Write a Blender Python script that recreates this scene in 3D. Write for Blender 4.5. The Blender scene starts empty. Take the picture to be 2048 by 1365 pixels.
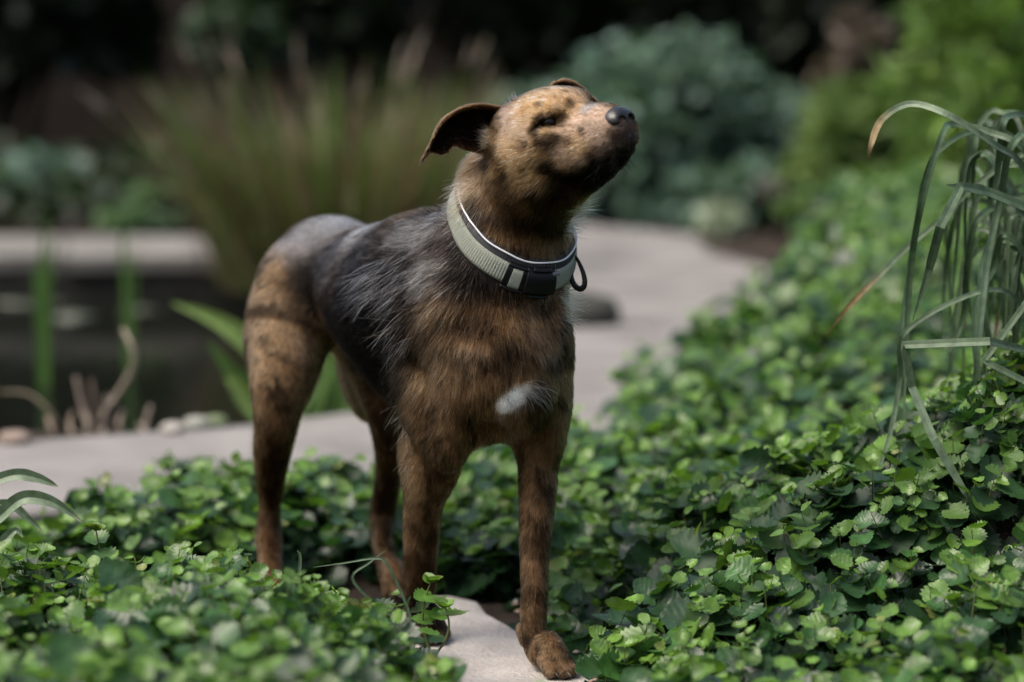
import bpy, math, random
import numpy as np
from mathutils import Vector, Matrix

random.seed(7)
rng = np.random.default_rng(7)
SC = bpy.context.scene
COL = SC.collection

# ------------------------------------------------------------------ camera, sky, sun, exposure
CAM_Z, PITCH = 0.80, math.radians(8.3)
LENS, SENSOR = 85.0, 36.0
FPX, PW, PH = LENS / SENSOR * 2048.0, 2048.0, 1365.0
cam_data = bpy.data.cameras.new("camera")
cam = bpy.data.objects.new("camera", cam_data)
COL.objects.link(cam)
cam.location = (0, 0, CAM_Z)
cam.rotation_euler = (math.pi / 2 - PITCH, 0, 0)
cam_data.lens = LENS
cam_data.sensor_width = SENSOR
cam_data.clip_start = 0.05
cam_data.clip_end = 500
cam_data.dof.use_dof = True
cam_data.dof.focus_distance = 2.80
cam_data.dof.aperture_fstop = 2.0
cam_data.dof.aperture_blades = 0
SC.camera = cam

SUN_EL, SUN_AZ = math.radians(60), math.radians(-112)      # azimuth: clockwise from +Y (away from the camera)
world = bpy.data.worlds.new("World")
SC.world = world
world.use_nodes = True
wn = world.node_tree
wn.nodes.clear()
w_out = wn.nodes.new("ShaderNodeOutputWorld")
w_bg = wn.nodes.new("ShaderNodeBackground")
w_sky = wn.nodes.new("ShaderNodeTexSky")
w_sky.sky_type = 'NISHITA'
w_sky.sun_disc = False
w_sky.sun_elevation = SUN_EL
w_sky.sun_rotation = SUN_AZ
w_sky.air_density = 1.3
w_sky.dust_density = 7.0
w_sky.ozone_density = 1.0
w_bg.inputs[1].default_value = 0.115
wn.links.new(w_sky.outputs[0], w_bg.inputs[0])
wn.links.new(w_bg.outputs[0], w_out.inputs[0])

sun_data = bpy.data.lights.new("sun", 'SUN')
sun_data.energy = 1.3
sun_data.angle = math.radians(42)
sun_data.color = (1.0, 0.98, 0.95)
sun = bpy.data.objects.new("sun", sun_data)
COL.objects.link(sun)
_sd = Vector((math.sin(SUN_AZ) * math.cos(SUN_EL), math.cos(SUN_AZ) * math.cos(SUN_EL), math.sin(SUN_EL)))
sun.rotation_euler = _sd.to_track_quat('Z', 'Y').to_euler()
sun.location = (-6, 2, 8)

SC.view_settings.view_transform = 'Standard'
SC.view_settings.look = 'None'
SC.view_settings.gamma = 1.0
SC.view_settings.use_curve_mapping = False
SC.view_settings.exposure = 1.10
SC.cycles.max_bounces = 8
SC.cycles.diffuse_bounces = 3
SC.cycles.glossy_bounces = 3
SC.cycles.transmission_bounces = 6
SC.cycles.transparent_max_bounces = 8
SC.cycles.caustics_reflective = False
SC.cycles.caustics_refractive = False

# ------------------------------------------------------------------ helpers
_cp, _sp = math.cos(PITCH), math.sin(PITCH)
def at(px, py, Y):
    """World point at depth Y that the photograph shows near pixel (px, py)."""
    u = (PH / 2 - py) / FPX
    # d = Y*c - Z*s ; v = Z*c + Y*s = u*d
    Z = Y * (u * _cp - _sp) / (_cp + u * _sp)
    d = Y * _cp - Z * _sp
    return np.array([(px - PW / 2) / FPX * d, Y, Z + CAM_Z])
def ground_at(px, py, z=0.0):
    u = (PH / 2 - py) / FPX
    Z = z - CAM_Z
    Y = Z * (_cp + u * _sp) / (u * _cp - _sp)
    d = Y * _cp - Z * _sp
    return np.array([(px - PW / 2) / FPX * d, Y, z])
def proj(P):
    P = np.atleast_2d(P)
    Z = P[:, 2] - CAM_Z
    d = P[:, 1] * _cp - Z * _sp
    v = Z * _cp + P[:, 1] * _sp
    return np.stack([PW / 2 + FPX * P[:, 0] / d, PH / 2 - FPX * v / d], 1)
def nrm(v):
    v = np.asarray(v, float)
    return v / (np.linalg.norm(v, axis=-1, keepdims=True) + 1e-12)

def tag(o, label=None, cat=None, group=None, kind=None):
    if label: o["label"] = label
    if cat: o["category"] = cat
    if group: o["group"] = group
    if kind: o["kind"] = kind
    return o
def link(o, parent=None):
    COL.objects.link(o)
    if parent is not None:
        o.parent = parent
    return o
def empty(name, loc=(0, 0, 0)):
    o = bpy.data.objects.new(name, None)
    o.location = loc
    o.empty_display_size = 0.05
    return link(o)
def wloc(o):
    p = np.zeros(3)
    while o is not None:
        p = p + np.array(o.location); o = o.parent
    return p
def local(parent, v):
    return np.asarray(v, float) - wloc(parent)
def mesh_np(name, V, F, mat=None, parent=None, smooth=True, col=None, uv=None, fvert=None):
    """One mesh object from numpy verts and faces (F: (n,k) array or list of tuples); V in world space."""
    me = bpy.data.meshes.new(name)
    V = local(parent, V)
    if isinstance(F, np.ndarray):
        k = F.shape[1]
        me.vertices.add(len(V)); me.vertices.foreach_set("co", np.ascontiguousarray(V, np.float32).ravel())
        me.loops.add(F.size); me.loops.foreach_set("vertex_index", np.ascontiguousarray(F, np.int32).ravel())
        me.polygons.add(len(F))
        me.polygons.foreach_set("loop_start", np.arange(0, F.size, k, dtype=np.int32))
        me.polygons.foreach_set("loop_total", np.full(len(F), k, np.int32))
        me.update(calc_edges=True)
        me.validate()
    else:
        me.from_pydata([tuple(v) for v in V], [], F)
    if smooth:
        me.polygons.foreach_set("use_smooth", np.ones(len(me.polygons), bool))
    if col is not None:
        a = me.color_attributes.new("col", 'FLOAT_COLOR', 'POINT')
        c4 = np.ones((len(V), 4), np.float32); c4[:, :3] = col
        a.data.foreach_set("color", c4.ravel())
    me.update()
    o = bpy.data.objects.new(name, me)
    if mat is not None: me.materials.append(mat)
    return link(o, parent)

def hash3(ix, iy, iz, seed):
    h = (ix.astype(np.int64) * 374761393 + iy.astype(np.int64) * 668265263 + iz.astype(np.int64) * 2147483647 + seed * 974711) & 0xffffffff
    h = ((h ^ (h >> 13)) * 1274126177) & 0xffffffff
    h = h ^ (h >> 16)
    return (h & 0xffffff) / float(0xffffff)
def noise3(P, scale=1.0, seed=0, octaves=1):
    """Value noise in 0..1 at points P."""
    P = np.asarray(P, float) * scale
    out = 0; amp = 1; tot = 0
    for o in range(octaves):
        I = np.floor(P).astype(np.int64); f = P - I
        f = f * f * (3 - 2 * f)
        r = 0
        for dx in (0, 1):
            for dy in (0, 1):
                for dz in (0, 1):
                    w = (f[:, 0] if dx else 1 - f[:, 0]) * (f[:, 1] if dy else 1 - f[:, 1]) * (f[:, 2] if dz else 1 - f[:, 2])
                    r = r + w * hash3(I[:, 0] + dx, I[:, 1] + dy, I[:, 2] + dz, seed + o * 17)
        out = out + amp * r; tot += amp
        amp *= 0.5; P = P * 2.03
    return out / tot
def sstep(a, b, x):
    t = np.clip((x - a) / (b - a), 0, 1)
    return t * t * (3 - 2 * t)

# ------------------------------------------------------------------ materials
def new_mat(name):
    m = bpy.data.materials.new(name)
    m.use_nodes = True
    nt = m.node_tree
    return m, nt, nt.nodes["Principled BSDF"], nt.nodes["Material Output"]
def simple_mat(name, color, rough=0.6, noise=0.0, nscale=60.0, spec=0.5, bump=0.0, metal=0.0, bscale=None):
    m, nt, b, out = new_mat(name)
    b.inputs["Base Color"].default_value = (*color, 1)
    b.inputs["Roughness"].default_value = rough
    b.inputs["Specular IOR Level"].default_value = spec
    b.inputs["Metallic"].default_value = metal
    tc = nt.nodes.new("ShaderNodeTexCoord")
    if noise > 0:
        n = nt.nodes.new("ShaderNodeTexNoise"); n.inputs["Scale"].default_value = nscale; n.inputs["Detail"].default_value = 6
        nt.links.new(tc.outputs["Object"], n.inputs["Vector"])
        mp = nt.nodes.new("ShaderNodeMapRange")
        mp.inputs[1].default_value = 0.25; mp.inputs[2].default_value = 0.75
        mp.inputs[3].default_value = 1 - noise; mp.inputs[4].default_value = 1 + noise
        nt.links.new(n.outputs[0], mp.inputs[0])
        mx = nt.nodes.new("ShaderNodeVectorMath"); mx.operation = 'SCALE'
        mx.inputs[0].default_value = color
        nt.links.new(mp.outputs[0], mx.inputs["Scale"])
        nt.links.new(mx.outputs[0], b.inputs["Base Color"])
    if bump > 0:
        n2 = nt.nodes.new("ShaderNodeTexNoise"); n2.inputs["Scale"].default_value = bscale or nscale * 2; n2.inputs["Detail"].default_value = 8
        nt.links.new(tc.outputs["Object"], n2.inputs["Vector"])
        bp = nt.nodes.new("ShaderNodeBump"); bp.inputs["Strength"].default_value = bump; bp.inputs["Distance"].default_value = 0.01
        nt.links.new(n2.outputs[0], bp.inputs["Height"])
        nt.links.new(bp.outputs[0], b.inputs["Normal"])
    return m
def attr_mat(name, rough=0.6, spec=0.5, translucent=0.0, noise=0.0, nscale=80, bump=0.0, tl_gain=(1.0, 1.0, 1.0)):
    """Colour from the mesh attribute 'col', varied by noise, with optional light through thin leaves."""
    m, nt, b, out = new_mat(name)
    a = nt.nodes.new("ShaderNodeAttribute"); a.attribute_name = "col"
    src = a.outputs["Color"]
    tc = nt.nodes.new("ShaderNodeTexCoord")
    if noise > 0:
        n = nt.nodes.new("ShaderNodeTexNoise"); n.inputs["Scale"].default_value = nscale; n.inputs["Detail"].default_value = 4
        nt.links.new(tc.outputs["Object"], n.inputs["Vector"])
        mp = nt.nodes.new("ShaderNodeMapRange")
        mp.inputs[1].default_value = 0.3; mp.inputs[2].default_value = 0.7
        mp.inputs[3].default_value = 1 - noise; mp.inputs[4].default_value = 1 + noise
        nt.links.new(n.outputs[0], mp.inputs[0])
        mx = nt.nodes.new("ShaderNodeVectorMath"); mx.operation = 'SCALE'
        nt.links.new(src, mx.inputs[0]); nt.links.new(mp.outputs[0], mx.inputs["Scale"])
        src = mx.outputs[0]
    nt.links.new(src, b.inputs["Base Color"])
    b.inputs["Roughness"].default_value = rough
    b.inputs["Specular IOR Level"].default_value = spec
    if bump > 0:
        n2 = nt.nodes.new("ShaderNodeTexNoise"); n2.inputs["Scale"].default_value = nscale * 2.5; n2.inputs["Detail"].default_value = 5
        nt.links.new(tc.outputs["Object"], n2.inputs["Vector"])
        bp = nt.nodes.new("ShaderNodeBump"); bp.inputs["Strength"].default_value = bump; bp.inputs["Distance"].default_value = 0.004
        nt.links.new(n2.outputs[0], bp.inputs["Height"]); nt.links.new(bp.outputs[0], b.inputs["Normal"])
    if translucent > 0:
        t = nt.nodes.new("ShaderNodeBsdfTranslucent")
        g = nt.nodes.new("ShaderNodeVectorMath"); g.operation = 'MULTIPLY'; g.inputs[1].default_value = tl_gain
        nt.links.new(src, g.inputs[0]); nt.links.new(g.outputs[0], t.inputs["Color"])
        mix = nt.nodes.new("ShaderNodeMixShader"); mix.inputs[0].default_value = translucent
        nt.links.new(b.outputs[0], mix.inputs[1]); nt.links.new(t.outputs[0], mix.inputs[2])
        nt.links.new(mix.outputs[0], out.inputs["Surface"])
    return m
# ------------------------------------------------------------------ the setting: ground, pond, path
def pxline(pts, z):
    """Right/left limits of a bed as X over Y, from pixel landmarks on the ground."""
    g = np.array([ground_at(px, py, z)[:2] for px, py in pts]); g = g[np.argsort(g[:, 1])]
    return lambda Y: np.interp(Y, g[:, 1], g[:, 0])

lim_r = pxline([(1390, 1460), (1310, 1365), (1240, 1290), (1160, 1205), (1075, 1110), (1000, 1010), (1000, 930), (1030, 870), (1140, 825), (1240, 785), (1390, 715), (1515, 650), (1600, 590), (1690, 535)], 0.085)
def bank_top(X, Y):
    """Height of the top of the planting on the right-hand bank."""
    m = 0.30 + 0.70 * np.exp(-((Y - 2.93) / np.where(Y < 2.93, 0.26, 0.26)) ** 2)
    m = np.where(Y < 2.93, 0.10 + 0.90 * np.exp(-((Y - 2.93) / 0.27) ** 2), m)
    near = 0.54 * np.clip(X - 0.12, 0, 0.75) * m
    far = 0.085 * sstep(3.2, 5.0, Y) * sstep(0.1, 1.2, X)
    edge = 0.075 * sstep(0.02, 0.22, X - 0.02 * (Y - 2.8)) + 0.012 * sstep(3.0, 3.4, Y)
    return 0.022 + edge + near + far
def ground_h(X, Y):
    """Terrain: level soil, a dug pond, and the bank rising on the right."""
    z = np.zeros_like(X) - 0.012
    z = z + np.clip(bank_top(X, Y) - 0.105, 0, 1) * sstep(0.06, 0.24, X - lim_r(Y)) * sstep(7.6, 6.2, Y) * sstep(1.2, 2.0, Y)
    line = 4.40 + 0.10 * (X + 1.0)
    pond = sstep(0.0, 0.12, Y - line) * sstep(0.0, 0.15, 7.36 - Y) * sstep(0.02, -0.12, X + 0.25) * sstep(-3.2, -2.9, X)
    return z - 0.45 * pond
xs = np.unique(np.concatenate([np.linspace(-160, -4, 14), np.linspace(-4, 3, 141), np.linspace(3, 160, 14)]))
ys = np.unique(np.concatenate([np.linspace(-60, 1, 10), np.linspace(1, 8.6, 153), np.linspace(8.6, 220, 20)]))
GX, GY = np.meshgrid(xs, ys, indexing='ij')
GV = np.stack([GX.ravel(), GY.ravel(), ground_h(GX.ravel(), GY.ravel())], 1)
GV[:, 2] += (noise3(GV * np.array([1, 1, 0]), 9, 3, 3) - 0.5) * 0.012 * (np.abs(GV[:, 0]) < 4)
ii, jj = np.meshgrid(np.arange(len(xs) - 1), np.arange(len(ys) - 1), indexing='ij')
a = (ii * len(ys) + jj).ravel()
GF = np.stack([a, a + len(ys), a + len(ys) + 1, a + 1], 1)
M_SOIL = simple_mat("dark_soil", (0.030, 0.022, 0.016), 0.95, 0.6, 14, 0.2, 0.8, bscale=60)
tag(mesh_np("ground", GV, GF, M_SOIL), "dark garden soil under the planting", kind="structure")

# paving: pale slabs, each a bevelled block with a small gap to the next
M_SLAB = simple_mat("pale_concrete", (0.178, 0.168, 0.158), 0.85, 0.34, 5, 0.3, 0.35, bscale=120)
def slab(name, poly, z0, z1, mat, parent=None, bev=0.008, jit=0.0):
    """A flat block over a ground polygon, its top edge chamfered and slightly uneven."""
    poly = np.asarray(poly, float)[:, :2]
    if ((np.roll(poly, -1, 0)[:, 0] - poly[:, 0]) * (np.roll(poly, -1, 0)[:, 1] + poly[:, 1])).sum() > 0: poly = poly[::-1]
    pts = []
    for i in range(len(poly)):
        p, q = poly[i], poly[(i + 1) % len(poly)]
        n = max(1, int(np.linalg.norm(q - p) / 0.06))
        for k in range(n): pts.append(p + (q - p) * k / n)
    pts = np.array(pts)
    if jit: pts = pts + (np.stack([noise3(np.c_[pts, np.zeros(len(pts))], 14, 7 + k, 2) for k in range(2)], 1) - 0.5) * jit
    c = pts.mean(0); n = len(pts)
    inn = pts + nrm(c - pts) * bev
    V = np.concatenate([np.c_[pts, np.full(n, z0)], np.c_[pts, np.full(n, z1 - bev * 0.7)], np.c_[inn, np.full(n, z1)]])
    F = [(i, (i + 1) % n, n + (i + 1) % n, n + i) for i in range(n)] + [(n + i, n + (i + 1) % n, 2 * n + (i + 1) % n, 2 * n + i) for i in range(n)]
    F.append(tuple(2 * n + i for i in range(n)))
    return mesh_np(name, V, F, mat, parent, smooth=False)
path = empty("path", (0, 4.2, 0))
tag(path, "pale concrete path running beside the pond", kind="structure")
def gp(px, py, z=0.012): return ground_at(px, py, z)[:2]
back = [gp(-700, 940), gp(-130, 893), gp(515, 848), gp(760, 815)]
front = [gp(-700, 1075), gp(-130, 1040), gp(515, 985), gp(760, 975)]
for i in range(3):
    g = (back[i + 1] - back[i]) * 0.0015 / np.linalg.norm(back[i + 1] - back[i])
    slab("paving_slab", [front[i] + g, front[i + 1] - g, back[i + 1] - g, back[i] + g], -0.10, 0.012, M_SLAB, path)
q = [(760, 975), (1420, 960), (1660, 760), (1330, 690), (900, 700), (760, 815)]
slab("paving_slab", [gp(770, 973), gp(1390, 955), gp(1330, 770), gp(760, 790)], -0.10, 0.011, M_SLAB, path)
slab("paving_slab", [gp(760, 787), gp(1330, 767), gp(1800, 640), gp(1560, 573), gp(1380, 566), gp(905, 600)], -0.10, 0.012, M_SLAB, path)
slab("paving_slab", [gp(905, 597), gp(1380, 563), gp(1560, 570), gp(1540, 535), gp(1420, 505), gp(1390, 470), gp(1100, 444), gp(930, 445)], -0.10, 0.014, M_SLAB, path)
far_path = empty("path", (-1.4, 7.5, 0))
tag(far_path, "pale stone coping along the far side of the pond", kind="structure")
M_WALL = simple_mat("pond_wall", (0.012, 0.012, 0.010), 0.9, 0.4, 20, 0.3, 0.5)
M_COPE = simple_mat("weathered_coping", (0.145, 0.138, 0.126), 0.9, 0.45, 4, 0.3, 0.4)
fx = [-560, -150, 130, 400, 640]
for i in range(4):
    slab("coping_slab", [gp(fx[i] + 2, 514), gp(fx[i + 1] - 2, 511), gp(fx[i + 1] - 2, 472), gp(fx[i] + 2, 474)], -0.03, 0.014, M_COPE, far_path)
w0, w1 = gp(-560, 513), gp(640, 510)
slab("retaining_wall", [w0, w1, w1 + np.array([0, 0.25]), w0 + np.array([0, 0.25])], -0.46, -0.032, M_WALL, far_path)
# stepping slab under the dog's front paws
step_poly = [ground_at(*p, 0.0)[:2] for p in ((812, 1205), (860, 1188), (910, 1190), (958, 1203), (1010, 1250), (1085, 1296), (1150, 1330), (1250, 1400), (1320, 1520), (1000, 1600), (850, 1420), (800, 1290))]
stone = slab("stepping_slab", step_poly, -0.05, 0.001, simple_mat("worn_stone", (0.335, 0.312, 0.292), 0.85, 0.30, 16, 0.3, 0.5, bscale=140), None, 0.010, 0.035)
tag(stone, "flat pale stepping stone under the dog's front paws", kind="structure")

# pond water
m, nt, b, out = new_mat("pond_water")
b.inputs["Base Color"].default_value = (0.006, 0.007, 0.005, 1); b.inputs["Roughness"].default_value = 0.10; b.inputs["IOR"].default_value = 1.33
wv = nt.nodes.new("ShaderNodeTexNoise"); wv.inputs["Scale"].default_value = 5; wv.inputs["Detail"].default_value = 3
tcw = nt.nodes.new("ShaderNodeTexCoord"); nt.links.new(tcw.outputs["Object"], wv.inputs["Vector"])
bw = nt.nodes.new("ShaderNodeBump"); bw.inputs["Strength"].default_value = 0.15; bw.inputs["Distance"].default_value = 0.02
nt.links.new(wv.outputs[0], bw.inputs["Height"]); nt.links.new(bw.outputs[0], b.inputs["Normal"])
WX, WY = np.meshgrid(np.linspace(-3.2, -0.2, 20), np.linspace(4.1, 7.25, 20), indexing='ij')
WVv = np.stack([WX.ravel(), WY.ravel(), np.full(400, -0.13)], 1)
ii, jj = np.meshgrid(np.arange(19), np.arange(19), indexing='ij'); a = (ii * 20 + jj).ravel()
tag(mesh_np("water", WVv, np.stack([a, a + 20, a + 21, a + 1], 1), m), "dark still pond water", kind="structure")

# ------------------------------------------------------------------ leaves
def leaf_mat(name, rough=0.34, tl=0.34, spec=0.50, gain=(1.15, 1.25, 0.55), vein=True):
    m, nt, b, out = new_mat(name)
    a = nt.nodes.new("ShaderNodeAttribute"); a.attribute_name = "col"
    tc = nt.nodes.new("ShaderNodeTexCoord")
    n = nt.nodes.new("ShaderNodeTexNoise"); n.inputs["Scale"].default_value = 90; n.inputs["Detail"].default_value = 3
    nt.links.new(tc.outputs["Object"], n.inputs["Vector"])
    mp = nt.nodes.new("ShaderNodeMapRange"); mp.inputs[1].default_value = 0.3; mp.inputs[2].default_value = 0.7; mp.inputs[3].default_value = 0.72; mp.inputs[4].default_value = 1.28
    nt.links.new(n.outputs[0], mp.inputs[0])
    mx = nt.nodes.new("ShaderNodeVectorMath"); mx.operation = 'SCALE'
    nt.links.new(a.outputs["Color"], mx.inputs[0]); nt.links.new(mp.outputs[0], mx.inputs["Scale"])
    nt.links.new(mx.outputs[0], b.inputs["Base Color"])
    b.inputs["Roughness"].default_value = rough; b.inputs["Specular IOR Level"].default_value = spec
    if vein:
        # crinkled blade: side veins running off the midrib, from the leaf's own coordinates
        u = nt.nodes.new("ShaderNodeAttribute"); u.attribute_name = "blade"
        sx = nt.nodes.new("ShaderNodeSeparateXYZ"); nt.links.new(u.outputs["Vector"], sx.inputs[0])
        ab = nt.nodes.new("ShaderNodeMath"); ab.operation = 'ABSOLUTE'; nt.links.new(sx.outputs[1], ab.inputs[0])
        ma = nt.nodes.new("ShaderNodeMath"); ma.operation = 'MULTIPLY_ADD'; ma.inputs[1].default_value = -0.7
        nt.links.new(ab.outputs[0], ma.inputs[0]); nt.links.new(sx.outputs[0], ma.inputs[2])
        ms = nt.nodes.new("ShaderNodeMath"); ms.operation = 'MULTIPLY'; ms.inputs[1].default_value = 30.0; nt.links.new(ma.outputs[0], ms.inputs[0])
        si = nt.nodes.new("ShaderNodeMath"); si.operation = 'SINE'; nt.links.new(ms.outputs[0], si.inputs[0])
        ad = nt.nodes.new("ShaderNodeMath"); ad.operation = 'ADD'; sc_ = nt.nodes.new("ShaderNodeMath"); sc_.operation = 'MULTIPLY'; sc_.inputs[1].default_value = 0.25; nt.links.new(si.outputs[0], sc_.inputs[0])
        n3 = nt.nodes.new("ShaderNodeTexNoise"); n3.inputs["Scale"].default_value = 260; n3.inputs["Detail"].default_value = 3; nt.links.new(tc.outputs["Object"], n3.inputs["Vector"])
        nt.links.new(sc_.outputs[0], ad.inputs[0]); nt.links.new(n3.outputs[0], ad.inputs[1])
        bp = nt.nodes.new("ShaderNodeBump"); bp.inputs["Strength"].default_value = 0.30; bp.inputs["Distance"].default_value = 0.0012
        nt.links.new(ad.outputs[0], bp.inputs["Height"]); nt.links.new(bp.outputs[0], b.inputs["Normal"])
    t = nt.nodes.new("ShaderNodeBsdfTranslucent")
    g = nt.nodes.new("ShaderNodeVectorMath"); g.operation = 'MULTIPLY'; g.inputs[1].default_value = gain
    nt.links.new(mx.outputs[0], g.inputs[0]); nt.links.new(g.outputs[0], t.inputs["Color"])
    mix = nt.nodes.new("ShaderNodeMixShader"); mix.inputs[0].default_value = tl
    nt.links.new(b.outputs[0], mix.inputs[1]); nt.links.new(t.outputs[0], mix.inputs[2]); nt.links.new(mix.outputs[0], out.inputs["Surface"])
    return m
M_LEAF = leaf_mat("ground_cover_leaf")
M_BLADE = leaf_mat("strap_blade", 0.45, 0.22, 0.4, (1.0, 1.15, 0.6), False)
M_SHRUB = leaf_mat("shrub_leaf", 0.5, 0.28, 0.4, (1.1, 1.2, 0.6), False)
M_STEM = simple_mat("green_stem", (0.09, 0.11, 0.03), 0.6, 0.3, 60)
M_BARK = simple_mat("bark", (0.035, 0.026, 0.019), 0.9, 0.4, 30, 0.2, 0.5)

def leaf_template(nu, nv, serr=0.0, seed=0):
    """A round cupped leaf with a toothed edge in its own frame: x along the midrib, y across, z up."""
    r = np.random.default_rng(seed); V, B = [], []
    cup = r.uniform(0.10, 0.55); droop = r.uniform(0.05, 0.45); skew = r.uniform(-0.10, 0.10); roll = r.uniform(-0.25, 0.25)
    for i in range(nu):
        u = i / (nu - 1)
        hw = 0.54 * (np.sin(np.pi * np.clip(u, 0.03, 0.985) ** 0.74)) ** 0.66
        for j in range(nv):
            v = 2 * j / (nv - 1) - 1
            k = 1 + (serr * (1 if i % 2 else -1) if serr and abs(v) == 1 and 0 < i < nu - 1 else 0)
            back = -0.16 * abs(v) * (1 - u) ** 2.5
            y = v * hw * k
            rr = (u - 0.45) ** 2 + y * y
            z = cup * rr * 1.3 + 0.12 * abs(y) - droop * u * u * 0.6 + roll * y * u + r.normal(0, 0.012)
            V.append((u + back + skew * y, y, z)); B.append((u, y, 0))
    F = [(i * nv + j, (i + 1) * nv + j, (i + 1) * nv + j + 1, i * nv + j + 1) for i in range(nu - 1) for j in range(nv - 1)]
    return np.array(V), np.array(F), np.array(B)
T_NEAR = [leaf_template(13, 5, 0.11, k) for k in range(5)]
T_MID = [leaf_template(5, 3, 0.0, k) for k in range(3)]
def make_leaves(P, X, Nn, size, col, tmpl, width=None, curl=None):
    """Many leaves at once: bases P, midrib directions X, face normals Nn, lengths, colours."""
    n = len(P)
    X = nrm(X); Yv = nrm(np.cross(Nn, X)); Zv = np.cross(X, Yv)
    k = rng.integers(0, len(tmpl), n)
    width = np.ones(n) if width is None else width
    curl = np.ones(n) if curl is None else curl
    TV = np.array([t[0] for t in tmpl]); F0 = tmpl[0][1]; B0 = tmpl[0][2]; nvt = TV.shape[1]
    L = TV[k].copy()
    L[:, :, 1] *= width[:, None]; L[:, :, 2] *= curl[:, None]
    L *= size[:, None, None]
    V = P[:, None, :] + L[:, :, 0:1] * X[:, None] + L[:, :, 1:2] * Yv[:, None] + L[:, :, 2:3] * Zv[:, None]
    F = (F0[None] + (np.arange(n) * nvt)[:, None, None]).reshape(-1, F0.shape[1])
    C = np.repeat(col[:, None, :], nvt, 1)
    edge = np.abs(B0[:, 1]) / 0.5
    C = C * (1 + 0.12 * (1 - edge)[None, :, None])
    return V.reshape(-1, 3), F, C.reshape(-1, 3), np.tile(B0, (n, 1))
def leaf_mesh(name, data, mat, parent=None):
    V, F, C, B = data
    o = mesh_np(name, V, F, mat, parent, True, C)
    at_ = o.data.attributes.new("blade", 'FLOAT_VECTOR', 'POINT')
    at_.data.foreach_set("vector", np.ascontiguousarray(B, np.float32).ravel())
    return o
OLD, MIDG, YOUNG, REDT = np.array((0.018, 0.048, 0.020)), np.array((0.038, 0.102, 0.024)), np.array((0.112, 0.215, 0.032)), np.array((0.200, 0.120, 0.050))
def shoots(XY, top, hmin, hmax, size, lean=0.35, nl=(5, 9), young=0.5):
    """Rosette shoots of the ground cover: returns leaf arrays and the stems."""
    n = len(XY)
    LP, LX, LN, LS, LC, ST = [], [], [], [], [], []
    tz = top(XY[:, 0], XY[:, 1])
    eps = 0.02
    gx = (top(XY[:, 0] + eps, XY[:, 1]) - top(XY[:, 0] - eps, XY[:, 1])) / (2 * eps)
    gy = (top(XY[:, 0], XY[:, 1] + eps) - top(XY[:, 0], XY[:, 1] - eps)) / (2 * eps)
    gn = nrm(np.stack([-gx, -gy, np.ones(n)], 1) + 0.0)
    ax = nrm(gn * 0.5 + UPV * 0.7 + rng.normal(0, lean, (n, 3)) * np.array([1, 1, 0.3]))
    vig0 = noise3(np.c_[XY, np.zeros(n)], 9, 71, 2)
    H = hmin + (hmax - hmin) * rng.random(n)
    tip = np.stack([XY[:, 0], XY[:, 1], tz], 1) + ((rng.random(n) - 0.70) * 0.055 + (vig0 - 0.5) * 0.07)[:, None] * UPV
    vig = noise3(np.c_[XY, np.zeros(n)], 7, 61, 2)
    for i in range(n):
        m = rng.integers(*nl)
        ph = rng.random() * 6.28
        ref = nrm(np.cross(ax[i], (0.3, 0.8, 0.1))); ref2 = np.cross(ax[i], ref)
        for k in range(m):
            t = k / max(m - 1, 1)                      # 0 = crown of young leaves, 1 = old low leaves
            ang = ph + k * 2.4 + rng.normal(0, 0.25)
            out = ref * math.cos(ang) + ref2 * math.sin(ang)
            base = tip[i] - ax[i] * H[i] * t * 0.9
            up = 0.55 - 1.0 * t + rng.normal(0, 0.22)
            d = nrm(out + ax[i] * up)
            nn = nrm(ax[i] * 0.7 + gn[i] * 0.5 + out * 0.30 * t - np.array([0, 0.25, 0]) + rng.normal(0, 0.34, 3))
            s = size * (0.42 + 0.68 * min(1.0, t * 2.2)) * rng.uniform(0.65, 1.35) * (0.75 + 0.5 * vig[i])
            y = np.clip((1 - t * 1.7) * (0.55 + vig[i]) * young * 1.6 + rng.normal(0, 0.13), 0, 1)
            c = OLD * (1 - y) + YOUNG * y if y > 0.5 else OLD * (1 - 2 * y) + MIDG * 2 * y if y < 0.5 else MIDG
            if t < 0.2 and rng.random() < 0.03: c = c * 0.65 + REDT * 0.35
            c = c * rng.uniform(0.75, 1.2)
            LP.append(base + out * 0.004); LX.append(d); LN.append(nn); LS.append(s); LC.append(c)
        ST.append((tip[i] - ax[i] * H[i] * 1.3, tip[i]))
    return [np.array(a) for a in (LP, LX, LN, LS, LC)], ST
UPV = np.array([0, 0, 1.0])
def stems_mesh(name, ST, r, mat, parent):
    n = len(ST); A = np.array([s[0] for s in ST]); B = np.array([s[1] for s in ST])
    V = []
    for q in range(3):
        a = 2.094 * q; o = np.array([math.cos(a), math.sin(a), 0]) * r
        V += [A + o, B + o * 0.6]
    V = np.stack(V, 1).reshape(-1, 3)
    f = np.array([(0, 2, 3, 1), (2, 4, 5, 3), (4, 0, 1, 5)])
    F = (f[None] + (np.arange(n) * 6)[:, None, None]).reshape(-1, 4)
    o = mesh_np(name, V, F, mat, parent); o["kind"] = "stuff"
    return o
def scatter(n, x0, x1, y0, y1, keep):
    XY = np.stack([rng.uniform(x0, x1, n), rng.uniform(y0, y1, n)], 1)
    return XY[keep(XY[:, 0], XY[:, 1])]
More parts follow.
